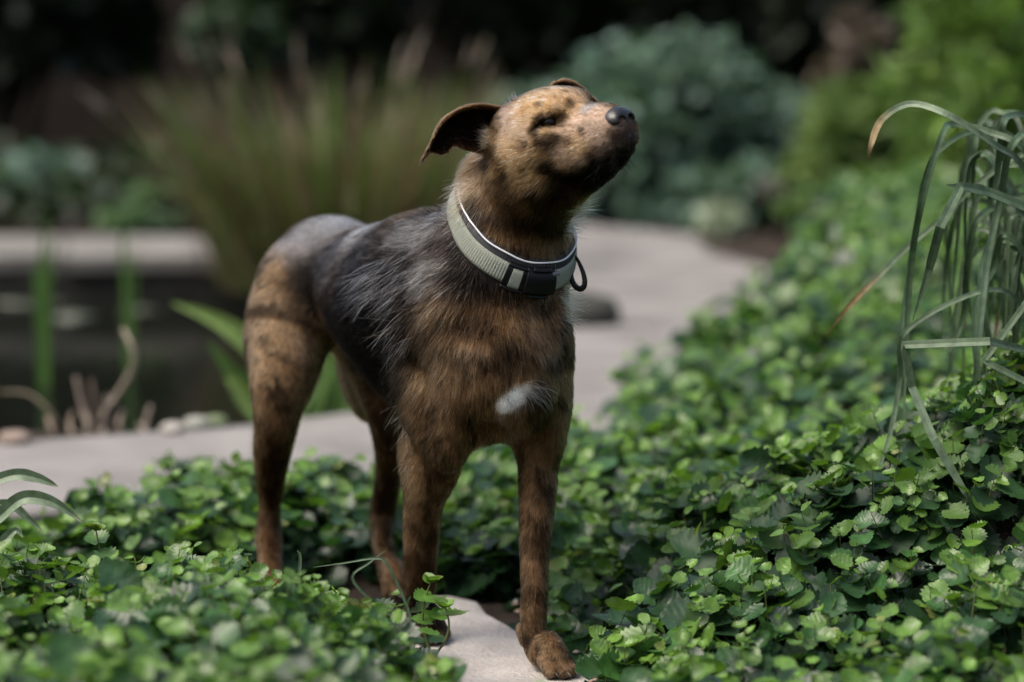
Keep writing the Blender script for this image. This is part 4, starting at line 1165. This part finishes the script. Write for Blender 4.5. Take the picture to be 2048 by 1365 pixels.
# leash ring: a flat black D hanging from the right of the front
rp = at(1154, 545, 2.838)
ax_v = nrm(at(1160, 583, 2.826) - at(1148, 512, 2.842)); ax_h = nrm(np.array([0.82, -0.55, 0.0]))
ang = np.linspace(0, 2 * math.pi, 40, endpoint=False)
D = np.stack([np.cos(ang) * 0.0085 * (1 + 0.42 * np.sin(ang)), np.sin(ang) * 0.0205], 1)
tube("leash_ring", rp + D[:, :1] * ax_h + D[:, 1:] * ax_v, 0.0027 + 0.0009 * np.sin(ang), M_PLAS, collar, True, 10, lab="black metal leash ring")
# ------------------------------------------------------------------ strap-leaved plants
def blade(name, pts, w, mat, parent, col, tipcol=None, fold=0.35, n=None, face=None, tipfrac=0.25, taper=0.3, sharp=False):
    """One strap leaf through world points: a keeled ribbon with thickness, tapering to its tip (the last point)."""
    pts = np.asarray(pts, float)
    n = n or max(16, 8 * len(pts))
    P = spline(pts, n) if not sharp else np.concatenate([np.linspace(pts[i], pts[i + 1], 10)[(0 if i == 0 else 1):] for i in range(len(pts) - 1)])
    n = len(P)
    T = nrm(np.gradient(P, axis=0))
    fc = np.array([0, -1.0, 0.35]) if face is None else np.asarray(face, float)
    Sd = nrm(np.cross(T, fc)); Nn = np.cross(Sd, T)
    t = np.linspace(0, 1, n)
    ww = w * np.clip(np.minimum(1, (1 - t) / taper), 0.06, 1) ** 0.8 * (0.75 + 0.25 * np.minimum(1, t / 0.15))
    th = w * 0.07 + 0.0003
    rows = [P - Sd * ww[:, None] / 2 + Nn * fold * ww[:, None] * 0.35, P - Nn * fold * ww[:, None] * 0.15, P + Sd * ww[:, None] / 2 + Nn * fold * ww[:, None] * 0.35]
    rows2 = [r - Nn * th for r in rows][::-1]
    R = rows + rows2; k = len(R)
    V = np.concatenate(R)
    F = [(j * n + i, ((j + 1) % k) * n + i, ((j + 1) % k) * n + i + 1, j * n + i + 1) for i in range(n - 1) for j in range(k)]
    F += [tuple(j * n for j in range(k))[::-1], tuple(j * n + n - 1 for j in range(k))]
    c = np.tile(np.asarray(col, float), (n, 1)) * (0.85 + 0.3 * noise3(P, 25, 5))[:, None]
    if tipcol is not None:
        s = sstep(1 - tipfrac - 0.08, 1 - tipfrac + 0.05, t)[:, None]; c = c * (1 - s) + np.asarray(tipcol) * s
    return mesh_np(name, V, F, mat, parent, False, np.tile(c, (k, 1)))
g1, g2, g3, straw = (0.085, 0.135, 0.075), (0.060, 0.105, 0.050), (0.125, 0.180, 0.105), (0.26, 0.19, 0.09)
arch = empty("strap_leaved_plant", tuple(zpt(2120, 2.98, 0.12)))
tag(arch, "clump of long arching strap leaves with kinked tips at the picture's edge", "plant")
bs = [(2120, 820), (2090, 830), (2150, 840)]
AB = [  # depth, width m, colour, tip colour, kinked?, pixel path from base to tip
    (2.86, .0085, g3, straw, 0, [(2130, 840), (2110, 500), (2048, 338), (1990, 290), (1900, 232), (1822, 208), (1765, 238), (1742, 290), (1737, 322)]),
    (2.92, .0085, g2, None, 0, [(2130, 850), (2120, 420), (2048, 300), (1980, 265), (1910, 249), (1885, 270), (1845, 400), (1822, 530), (1812, 700), (1808, 840)]),
    (2.97, .0075, g2, None, 0, [(2140, 850), (2090, 420), (2030, 280), (1950, 262), (1880, 300), (1850, 360), (1830, 470), (1805, 640), (1795, 760)]),
    (2.82, .0115, g1, None, 1, [(2120, 830), (2110, 440), (2048, 413), (1980, 385), (1922, 372), (1880, 455), (1858, 540), (1826, 640)]),
    (2.84, .0080, g1, None, 1, [(2130, 840), (2060, 420), (1960, 375), (1893, 370)]),
    (3.02, .0075, g3, straw, 0, [(2120, 850), (2100, 330), (2040, 312), (1950, 372), (1880, 440), (1810, 500), (1740, 570), (1690, 622), (1652, 672)]),
    (2.76, .0100, g3, None, 1, [(2130, 860), (2100, 710), (2048, 700), (1980, 683), (1808, 690), (1824, 775), (1868, 880), (1930, 985), (2022, 1112)]),
    (2.80, .0080, g3, None, 1, [(2130, 870), (2080, 560), (2048, 612), (1968, 722), (2048, 762), (2085, 775)]),
    (2.90, .0065, g3, None, 0, [(2130, 850), (2060, 640), (1980, 580), (1815, 660), (1800, 760), (1782, 860), (1744, 985)]),
    (2.95, .0080, g2, None, 0, [(2130, 850), (2080, 480), (2020, 400), (1975, 500), (1962, 560), (1975, 660), (1990, 780), (1995, 860)]),
    (3.00, .0085, g2, None, 0, [(2130, 850), (2080, 430), (2010, 410), (1955, 440), (1935, 520), (1925, 640), (1890, 720)]),
    (3.05, .0080, g2, None, 0, [(2130, 850), (2090, 360), (2030, 330), (1985, 360), (1990, 480), (2015, 600), (2040, 720)]),
    (2.98, .0085, g1, None, 0, [(2130, 850), (2100, 330), (2060, 240), (2020, 232), (2005, 255), (1995, 340), (1985, 420)]),
    (2.90, .0090, g1, None, 0, [(2130, 850), (2110, 280), (2060, 262), (2020, 300), (2000, 400), (1975, 520), (1955, 700), (1945, 850)]),
    (3.10, .0070, g2, None, 0, [(2130, 850), (2080, 300), (2000, 225), (1965, 240), (1950, 300), (1945, 420)]),
    (3.08, .0075, g2, None, 0, [(2130, 860), (2040, 520), (1960, 500), (1925, 560), (1905, 690), (1895, 830)]),
    (3.00, .0075, g1, None, 0, [(2130, 860), (2060, 460), (2030, 500), (2030, 640), (2045, 800)]),
    (2.94, .0085, g2, None, 0, [(2130, 860), (2070, 560), (2010, 470), (1985, 540), (1950, 620), (1960, 800), (1975, 900)]),
    (2.93, .0070, g1, straw, 0, [(2130, 870), (2090, 800), (2000, 830), (1930, 860), (1870, 890)]),
    (3.12, .0075, g2, None, 0, [(2130, 860), (2100, 600), (2020, 440), (1950, 400), (1910, 440), (1890, 560), (1885, 700)]),
]
for Y, w, c, tc_, sharp, pp in AB:
    n_ = len(pp)
    blade("leaf", [at(px, py, 2.98 + (Y - 2.98) * min(1, i / 2.5) + 0.02 * math.sin(i * 1.7 + Y * 50)) for i, (px, py) in enumerate(pp)], w * 0.95, M_BLADE, arch, c, tc_, fold=0.18, sharp=bool(sharp), taper=0.18)
rb = np.random.default_rng(12)
for k in range(34):
    Yb = rb.uniform(2.95, 3.25); ax_, ay_ = rb.uniform(1905, 2090), rb.uniform(235, 520)
    ex, ey = ax_ - rb.uniform(5, 60), ay_ + rb.uniform(180, 420)
    kx, ky = ax_ - rb.uniform(5, 25), ay_ + rb.uniform(15, 60)
    pp = [(2130 + rb.uniform(-30, 40), 850), (ax_ + rb.uniform(50, 110), (ay_ + 850) / 2 - 120), (ax_ + 35, ay_ + 6), (ax_, ay_), (kx, ky), ((kx + ex) / 2 - rb.uniform(-8, 14), (ky + ey) / 2), (ex, ey)]
    blade("leaf", [at(px, py, 3.0 + (Yb - 3.0) * min(1, i / 2.5)) for i, (px, py) in enumerate(pp)], rb.uniform(.0045, .0085), M_BLADE, arch, np.array(g2) * rb.uniform(0.5, 1.1), straw if rb.random() < 0.2 else None, taper=0.30, n=40, tipfrac=0.12, fold=0.15, face=(rb.normal(0, 0.6), -1, 0.3))
lily = empty("strap_leaved_plant", tuple(zpt(-70, 2.80, 0.02)))
tag(lily, "pale strap leaves curling in from the far left edge", "plant")
for Y, w, pp in ((2.78, .016, [(-90, 1230), (-60, 1090), (0, 1032), (45, 997), (95, 1001), (135, 1022), (163, 1044)]),
                 (2.82, .014, [(-90, 1230), (-70, 1010), (-20, 968), (30, 950), (70, 955), (100, 966), (116, 974)]),
                 (2.76, .012, [(-80, 1230), (-40, 1130), (0, 1090), (30, 1062), (46, 1075)]),
                 (2.86, .012, [(-80, 1220), (-60, 1060), (-30, 1020), (20, 1010), (60, 1040), (84, 1062)])):
    blade("leaf", [at(px, py, Y) for px, py in pp], w, M_BLADE, lily, g3, (0.30, 0.30, 0.20), tipfrac=0.06, taper=0.4, fold=0.5)
tuftg = empty("grass_tuft", tuple(zpt(815, 2.78, 0.03)))
tag(tuftg, "few thin bent grass blades between the dog's hind and front legs", "grass tuft")
for Y, w, pp in ((2.80, .0035, [(822, 1235), (800, 1180), (772, 1126), (748, 1117), (690, 1126), (626, 1135)]),
                 (2.84, .0035, [(830, 1240), (780, 1230), (705, 1160), (740, 1125), (773, 1100)]), (2.74, .0045, [(595, 1200), (598, 1150), (600, 1112), (594, 1101)]),
                 (2.70, .004, [(560, 1220), (480, 1190), (420, 1150), (395, 1140)]), (2.6, .0045, [(180, 1280), (150, 1215), (108, 1186)])):
    blade("blade", [at(px, py, Y) for px, py in pp], w, M_BLADE, tuftg, g1, taper=0.5, n=20)

# iris at the pond's edge behind the dog
iris = empty("iris_plant", tuple(zpt(575, 4.5, 0.0)))
tag(iris, "light green sword-leaved iris at the pond edge behind the dog", "plant")
gi = (0.150, 0.230, 0.060)
for Y, w, c, pp in ((4.50, .040, gi, [(540, 850), (530, 740), (490, 680), (420, 635), (345, 607)]), (4.52, .030, (0.07, 0.14, 0.03), [(550, 850), (500, 790), (455, 735), (415, 680)]),
                    (4.48, .030, gi, [(555, 850), (505, 820), (470, 770), (450, 755)]), (4.55, .030, (0.06, 0.12, 0.03), [(560, 850), (530, 800), (500, 755), (470, 745)]),
                    (4.50, .032, (0.09, 0.17, 0.04), [(620, 850), (632, 800), (650, 740), (662, 690)]), (4.53, .030, (0.06, 0.13, 0.03), [(650, 850), (665, 790), (672, 740), (690, 700)]),
                    (4.56, .030, (0.08, 0.16, 0.04), [(600, 850), (612, 790), (640, 700), (650, 600)]), (4.5, .030, (0.07, 0.14, 0.03), [(670, 850), (690, 800), (700, 760), (715, 700)]),
                    (4.55, .028, (0.06, 0.12, 0.03), [(580, 850), (560, 760), (540, 640), (530, 560)]), (4.47, .028, (0.08, 0.15, 0.04), [(585, 850), (600, 810), (622, 770), (630, 735)])):
    blade("leaf", [at(px, py, Y) for px, py in pp], w, M_BLADE, iris, c, taper=0.45, n=16, fold=0.5)
# reeds standing in the pond
for label, base, bl in (("bright green reed standing in the pond at the left", (90, 5.6), [(5.6, .020, [(88, 640), (84, 560), (88, 500), (96, 420)]), (5.62, .014, [(92, 640), (100, 560), (112, 480)]), (5.6, .012, [(84, 640), (72, 580), (66, 530)])]),
                        ("slim green reed in the pond before the far coping", (252, 5.9), [(5.9, .018, [(255, 620), (250, 560), (246, 500), (250, 430)]), (5.92, .012, [(258, 620), (270, 560), (272, 500)])])):
    r_ = empty("pond_reed", tuple(zpt(base[0], base[1], -0.2))); tag(r_, label, "reed", "reeds standing in the pond")
    for Y, w, pp in bl: blade("leaf", [zpt(pp[0][0], Y, -0.2)] + [at(px, py, Y) for px, py in pp[1:]], w, M_BLADE, r_, (0.07, 0.15, 0.03), taper=0.5, n=16)
# dead stalks at the water's edge
M_DRY = attr_mat("dry_stalk", 0.8, 0.2, 0, 0.3, 60)
dry = empty("dead_stalks", tuple(zpt(195, 4.40, 0.0)))
tag(dry, "pale dead stalks and a curved dry stem at the pond edge", "dead plant")
def stick(name, pts, r0, r1, col, parent, mat=None, k=6, n=18):
    P = spline(pts, n); rr = np.linspace(r0, r1, n); T = nrm(np.gradient(P, axis=0))
    A = nrm(np.cross(T, np.array([0.2, 0.9, 0.3]))); B = np.cross(T, A)
    V = np.concatenate([P + (A * math.cos(6.2832 * j / k) + B * math.sin(6.2832 * j / k)) * rr[:, None] for j in range(k)])
    F = [(j * n + i, ((j + 1) % k) * n + i, ((j + 1) % k) * n + i + 1, j * n + i + 1) for i in range(n - 1) for j in range(k)]
    F += [tuple(j * n for j in range(k))[::-1], tuple(j * n + n - 1 for j in range(k))]
    return mesh_np(name, V, F, mat or M_DRY, parent, True, np.tile(np.asarray(col, float), (n * k, 1)))
for pp, r0, r1, c in (([(185, 880), (210, 825), (245, 775), (268, 730), (262, 690), (247, 660)], .0065, .0045, (.20, .17, .13)), ([(185, 880), (165, 810), (152, 755)], .007, .004, (.25, .19, .16)), ([(195, 880), (192, 820), (182, 760)], .005, .003, (.15, .11, .09)),
                      ([(200, 880), (215, 840), (226, 800)], .008, .005, (.30, .25, .20)), ([(215, 880), (212, 830), (214, 790)], .004, .002, (.18, .14, .12)), ([(282, 878), (292, 845), (302, 812)], .006, .004, (.28, .23, .19)), ([(300, 876), (288, 860), (276, 848)], .004, .002, (.3, .25, .2)),
                      ([(120, 882), (112, 840), (60, 790), (0, 785)], .004, .003, (.14, .12, .08)), ([(110, 884), (104, 860), (96, 835)], .006, .004, (.24, .18, .14)), ([(150, 880), (140, 850), (146, 825)], .005, .003, (.28, .22, .17)), ([(245, 880), (238, 850), (246, 822)], .006, .003, (.26, .20, .16)), ([(170, 882), (176, 850), (170, 828)], .007, .004, (.32, .27, .22))):
    stick("stalk", [at(px, py, 4.40 + 0.02 * math.sin(px)) for px, py in pp], r0, r1, c, dry)
def rock(name, c, r, col, label, seed, cat="stone", group=None):
    V, F = sphere((0, 0, 0), np.array(r), nu=18, nv=12)
    n = nrm(V); V = V * (0.80 + 0.4 * noise3(n * 1.7 + seed, 1.6, seed, 3))[:, None]
    o = mesh_np(name, V + np.array([0, 0, 0]), F, simple_mat("stone_" + str(seed), col, 0.85, 0.4, 30, 0.3, 0.5), None)
    o.location = c
    return tag(o, label, cat, group)
rock("stone", tuple(ground_at(1172, 628, 0.035)), (0.085, 0.07, 0.05), (0.035, 0.036, 0.030), "dark mossy stone lying on the pale path by the dog's chest", 3)
for k, (px, py, r, c, l) in enumerate(((392, 848, .020, (.24, .24, .21), "grey pebble on the pond rim nearest the dog's hind leg"), (345, 858, .018, (.30, .28, .25), "pale pebble on the pond rim right of the dead stalks"), (430, 844, .018, (.12, .15, .08), "mossy pebble on the pond rim under the iris"), (30, 878, .022, (.22, .17, .14), "brownish pebble on the pond rim at the far left"))):
    rock("pebble", tuple(ground_at(px, py, 0.02)), (r * 1.3, r, r * 0.7), c, l, 11 + k, "pebble", "pebbles on the pond rim")
# floating leaves
M_PAD = simple_mat("lily_pad", (0.075, 0.085, 0.060), 0.35, 0.4, 12)
for k, (px, py, r, l) in enumerate(((40, 605, .10, "floating pad at the left edge of the pond"), (120, 598, .08, "floating pad beside the green reed"), (215, 590, .10, "palest floating pad in the middle of the pond"), (160, 635, .07, "small floating pad before the others"), (285, 625, .06, "small floating pad nearest the grass clump"))):
    c = ground_at(px, py, -0.126); n = 20
    P = [c + np.array([0, 0, 0.004])] + [c + np.array([math.cos(a) * r * (1 + 0.08 * math.sin(3 * a + k)), math.sin(a) * r, 0.004 + 0.006 * math.sin(2 * a + k)]) for a in np.linspace(0.25, 6.0, n)]
    P += [p - np.array([0, 0, 0.003]) for p in P]
    F = [(0, i, i + 1) for i in range(1, n)] + [(n + 1, n + 1 + i + 1, n + 1 + i) for i in range(1, n)] + [(i, n + 1 + i, n + 2 + i, i + 1) for i in range(1, n)] + [(0, n + 1, n + 2, 1), (n, 2 * n + 1, n + 1, 0)]
    tag(mesh_np("lily_pad", np.array(P), F, M_PAD), l, "lily pad", "floating pads on the pond")

# ------------------------------------------------------------------ grass clump with pink seed heads
def blades_mass(name, root, n, base_r, L, spread, cols, parent, w=0.006, droop=0.25, segs=6, lean=(0, 0)):
    a = rng.random(n) * 6.2832; rr = base_r * np.sqrt(rng.random(n))
    B = np.array(root) + np.stack([np.cos(a) * rr, np.sin(a) * rr * 0.8, np.zeros(n)], 1)
    out = np.stack([np.cos(a), np.sin(a), np.zeros(n)], 1)
    tilt = spread * np.sqrt(rng.random(n)) * rng.uniform(0.6, 1.15, n)
    d = nrm(out * np.tan(tilt)[:, None] + UP + np.array([lean[0], lean[1], 0]) + rng.normal(0, 0.06, (n, 3)))
    ln = L * rng.uniform(0.6, 1.05, n)
    t = np.linspace(0, 1, segs)
    P = B[:, None] + d[:, None] * (ln[:, None] * t)[..., None] + (out * (droop * ln * tilt)[:, None])[:, None] * (t ** 2)[None, :, None] - UP * ((droop * ln * (0.3 + tilt))[:, None] * t[None] ** 3)[..., None]
    side = nrm(np.cross(d, rng.normal(0, 1, (n, 3))))
    ww = (w * rng.uniform(0.6, 1.3, n))[:, None] * np.array([0.8, 1, 1, 0.85, 0.55, 0.1])[None, :segs]
    V = np.stack([P - side[:, None] * ww[..., None] / 2, P + side[:, None] * ww[..., None] / 2], 2).reshape(n, -1, 3)
    f = np.array([(2 * i, 2 * i + 1, 2 * i + 3, 2 * i + 2) for i in range(segs - 1)])
    F = (f[None] + (np.arange(n) * segs * 2)[:, None, None]).reshape(-1, 4)
    c = np.array(cols)[rng.integers(0, len(cols), n)] * rng.uniform(0.6, 1.3, (n, 1))
    o = mesh_np(name, V.reshape(-1, 3), F, M_BLADE, parent, True, np.repeat(c, segs * 2, 0)); o["kind"] = "stuff"
    return P[:, -1], nrm(P[:, -1] - P[:, -2])
gr_base = zpt(680, 6.9, -0.05)
grass = empty("ornamental_grass", tuple(gr_base)); tag(grass, "large ornamental grass clump with pinkish seed heads behind the dog", "grass clump")
tips, tdir = blades_mass("blades", gr_base, 1100, 0.34, 0.74, 0.50, [(0.11, 0.18, 0.035), (0.07, 0.13, 0.03), (0.14, 0.20, 0.05), (0.20, 0.16, 0.10), (0.16, 0.095, 0.065), (0.11, 0.065, 0.045)], grass, 0.008)
sel = np.argsort(-tips[:, 2] + rng.normal(0, 0.22, len(tips)))[:36]
shv, shf = sphere((0, 0, 0), (0.5, 0.5, 0.5), nu=6, nv=6)
for k in range(3):
    me = bpy.data.meshes.new("seed_head"); vv = shv * np.array([0.009, 0.009, 0.11]) * (1 + 0.25 * rng.normal(0, 1, (len(shv), 1)))
    me.from_pydata(vv.tolist(), [], shf); cc = np.ones((len(vv), 4), np.float32); cc[:, :3] = [(0.20, 0.165, 0.125), (0.28, 0.235, 0.185), (0.13, 0.10, 0.075)][k]
    ca = me.color_attributes.new("col", 'FLOAT_COLOR', 'POINT'); ca.data.foreach_set("color", cc.ravel()); me.materials.append(M_DRY)
    for i in sel[k::3]:
        o = bpy.data.objects.new("seed_head", me); link(o, grass)
        o.location = tips[i] - gr_base + tdir[i] * 0.02
        o.rotation_euler = Vector(tdir[i]).to_track_quat('Z', 'Y').to_euler()
        s = rng.uniform(0.6, 1.15); o.scale = (s, s, s)

# ------------------------------------------------------------------ shrubs and the hedge behind
T_SM = [leaf_template(3, 3, 0, k) for k in range(2)]
def shrub(name, label, center, radii, n, size, cols, stems=6, cat="shrub", group=None, lumps=9, narrow=1.0, flat=0.0, seed=0):
    """Shrub: stems from the base and leaves filling an uneven, clumped crown."""
    r = np.random.default_rng(100 + seed)
    c = np.asarray(center, float); R = np.asarray(radii, float); base = np.array([c[0], c[1], 0.0])
    root = empty(name, tuple(base)); tag(root, label, cat, group)
    lc = nrm(r.normal(0, 1, (lumps, 3))) * (r.random((lumps, 1)) ** 0.4) * 0.62
    lr = r.uniform(0.20, 0.42, lumps) * (9 / max(lumps, 9)) ** 0.25
    k = r.integers(0, lumps, n)
    p = lc[k] + nrm(r.normal(0, 1, (n, 3))) * (lr[k] * r.random(n) ** 0.35)[:, None]
    P = c + p * R
    P[:, 2] = np.maximum(P[:, 2], 0.01 + 0.05 * r.random(n))
    outw = nrm(p + r.normal(0, 0.5, (n, 3)) + np.array([0, 0, 0.25]))
    X = nrm(outw + r.normal(0, 0.45, (n, 3)) + np.array([0, 0, -0.2 + flat]))
    Nn = nrm(UP * 0.9 + outw * 0.5 + r.normal(0, 0.45, (n, 3)))
    sz = size * r.uniform(0.6, 1.3, n)
    tone = 0.7 + 0.6 * (np.arange(lumps) % 3) / 2
    cc = np.array(cols)[r.integers(0, len(cols), n)] * r.uniform(0.7, 1.3, (n, 1)) * (0.85 + 0.15 * tone[k])[:, None]
    o = leaf_mesh("foliage", make_leaves(P, X, Nn, sz, cc, T_SM, np.full(n, narrow)), M_SHRUB, root); o["kind"] = "stuff"
    for i in range(stems):
        e = c + lc[i % lumps] * R * 0.9; e[2] = max(e[2], 0.08)
        m_ = base * 0.45 + e * 0.55 + r.normal(0, 0.05, 3) * R[0]
        stick("stem", [base + r.normal(0, 0.03, 3) * np.array([1, 1, 0]) - UP * 0.03, m_, e], 0.010 + 0.012 * R[2], 0.004, (0.05, 0.04, 0.03), root, M_BARK, 5, 8)
    return root
def at_c(px, py, Y): return at(px, py, Y)
shrub("rounded_shrub", "rounded blue-green shrub behind the dog's muzzle", at_c(1335, 310, 8.6), (0.92, 0.60, 0.64), 8500, 0.042, [(0.095, 0.160, 0.125), (0.060, 0.110, 0.086), (0.145, 0.22, 0.178), (0.07, 0.13, 0.082)], lumps=34, seed=1)
shrub("rounded_shrub", "lower blue-green shrub spilling over the path edge", at_c(1480, 420, 8.3), (0.40, 0.30, 0.26), 2600, 0.036, [(0.100, 0.175, 0.125), (0.13, 0.20, 0.15), (0.08, 0.15, 0.095)], lumps=8, seed=2)
shrub("feathery_shrub", "feathery bright green shrub above the arching strap leaves", at_c(1960, 190, 6.8), (0.40, 0.34, 0.42), 2600, 0.085, [(0.11, 0.195, 0.036), (0.075, 0.145, 0.03), (0.14, 0.23, 0.048)], narrow=0.16, lumps=26, seed=3)
shrub("feathery_shrub", "soft yellow-green shrub between the blue-green mound and the strap leaves", at_c(1740, 300, 7.2), (0.42, 0.34, 0.27), 3000, 0.075, [(0.12, 0.19, 0.05), (0.085, 0.145, 0.04), (0.155, 0.225, 0.066)], narrow=0.18, lumps=24, seed=4)
shrub("feathery_shrub", "low green shrub at the top of the ground cover bank", at_c(1760, 430, 6.9), (0.46, 0.32, 0.17), 4500, 0.030, [(0.07, 0.135, 0.032), (0.05, 0.105, 0.026), (0.095, 0.16, 0.04)], narrow=0.5, lumps=10, seed=5)
shrub("feathery_shrub", "green shrub half hidden behind the strap leaves", at_c(2030, 400, 6.6), (0.36, 0.30, 0.20), 4500, 0.030, [(0.075, 0.14, 0.034), (0.055, 0.11, 0.028)], narrow=0.5, lumps=9, seed=6)
shrub("silver_leaved_plant", "small silvery plant at the far edge of the path", at_c(1445, 478, 7.9), (0.085, 0.08, 0.060), 260, 0.055, [(0.33, 0.37, 0.30), (0.24, 0.30, 0.22)], stems=3, cat="plant", lumps=4, seed=7)
shrub("silver_leaved_plant", "greyish lilac plant at the foot of the yellow-green shrub", at_c(1570, 395, 7.8), (0.10, 0.09, 0.075), 320, 0.045, [(0.20, 0.19, 0.21), (0.14, 0.15, 0.13)], stems=3, cat="plant", lumps=5, seed=8)
shrub("broad_leaved_plant", "blue-green broad-leaved plant beyond the pond at the far left", at_c(75, 385, 8.5), (0.24, 0.22, 0.17), 700, 0.085, [(0.11, 0.17, 0.14), (0.085, 0.14, 0.115), (0.14, 0.20, 0.165)], stems=5, cat="plant", lumps=7, seed=9)
shrub("low_bush", "light green low bush spilling over the far coping", at_c(285, 435, 8.0), (0.22, 0.20, 0.11), 1800, 0.032, [(0.13, 0.205, 0.11), (0.105, 0.175, 0.09)], stems=4, lumps=7, seed=10)
shrub("dry_shrub", "dull brown faded flower shrub below the dark fence", at_c(1720, 120, 8.8), (0.22, 0.2, 0.22), 1300, 0.034, [(0.10, 0.075, 0.06), (0.07, 0.06, 0.045), (0.14, 0.11, 0.09)], stems=5, lumps=8, seed=11)
# dark evergreens that close the view
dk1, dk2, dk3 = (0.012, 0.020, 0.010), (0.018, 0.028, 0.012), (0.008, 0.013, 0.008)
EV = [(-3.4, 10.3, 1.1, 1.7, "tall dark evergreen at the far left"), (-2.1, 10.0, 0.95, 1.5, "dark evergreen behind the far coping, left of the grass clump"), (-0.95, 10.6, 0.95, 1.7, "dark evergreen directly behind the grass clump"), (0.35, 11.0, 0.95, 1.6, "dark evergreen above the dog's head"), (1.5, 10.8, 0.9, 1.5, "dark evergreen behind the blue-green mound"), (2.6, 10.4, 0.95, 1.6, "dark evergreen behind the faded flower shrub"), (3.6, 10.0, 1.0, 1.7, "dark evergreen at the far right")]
for k, (x, y, r, h, l) in enumerate(EV):
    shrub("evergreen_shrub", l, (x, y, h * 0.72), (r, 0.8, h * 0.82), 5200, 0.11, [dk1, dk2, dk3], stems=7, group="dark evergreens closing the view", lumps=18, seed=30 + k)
shrub("low_green_shrub", "dim green shrub among the dark evergreens, above the grass clump", at_c(450, 40, 9.2), (0.34, 0.25, 0.20), 1500, 0.06, [(0.035, 0.062, 0.030), (0.028, 0.05, 0.026)], stems=5, lumps=7, seed=50)
fence = empty("garden_fence", (0, 12.6, 0)); tag(fence, "dark stained board fence behind the evergreens", "fence")
M_BOARD = simple_mat("dark_board", (0.018, 0.013, 0.010), 0.8, 0.5, 8, 0.2, 0.4)
def box_mesh(name, sx, sy, sz):
    me = bpy.data.meshes.new(name)
    v = [(x * sx / 2, y * sy / 2, z * sz) for x in (-1, 1) for y in (-1, 1) for z in (0, 1)]
    me.from_pydata(v, [], [(0, 1, 3, 2), (4, 6, 7, 5), (0, 4, 5, 1), (2, 3, 7, 6), (0, 2, 6, 4), (1, 5, 7, 3)]); me.materials.append(M_BOARD); return me
mb = box_mesh("board", 0.145, 0.022, 2.4)
for i in range(70):
    o = bpy.data.objects.new("board", mb); link(o, fence); o.location = (-5.25 + 0.15 * i, 0.004 * math.sin(i * 7.3), -0.02 + 0.01 * math.sin(i * 3.1))
mr = box_mesh("rail", 10.5, 0.05, 0.09)
for z in (0.35, 1.9):
    o = bpy.data.objects.new("rail", mr); link(o, fence); o.location = (0, 0.045, z)

# low dark undergrowth on the ground below the evergreens
nu_ = 9000
P_ = np.stack([rng.uniform(-4.2, 4.2, nu_), rng.uniform(8.05, 10.2, nu_), np.zeros(nu_)], 1)
P_ = P_[~((P_[:, 0] > 0.1) & (P_[:, 0] < 1.0) & (P_[:, 1] < 8.3))]
P_[:, 2] = 0.02 + 0.16 * rng.random(len(P_)) * (0.4 + noise3(P_, 2.5, 8, 2))
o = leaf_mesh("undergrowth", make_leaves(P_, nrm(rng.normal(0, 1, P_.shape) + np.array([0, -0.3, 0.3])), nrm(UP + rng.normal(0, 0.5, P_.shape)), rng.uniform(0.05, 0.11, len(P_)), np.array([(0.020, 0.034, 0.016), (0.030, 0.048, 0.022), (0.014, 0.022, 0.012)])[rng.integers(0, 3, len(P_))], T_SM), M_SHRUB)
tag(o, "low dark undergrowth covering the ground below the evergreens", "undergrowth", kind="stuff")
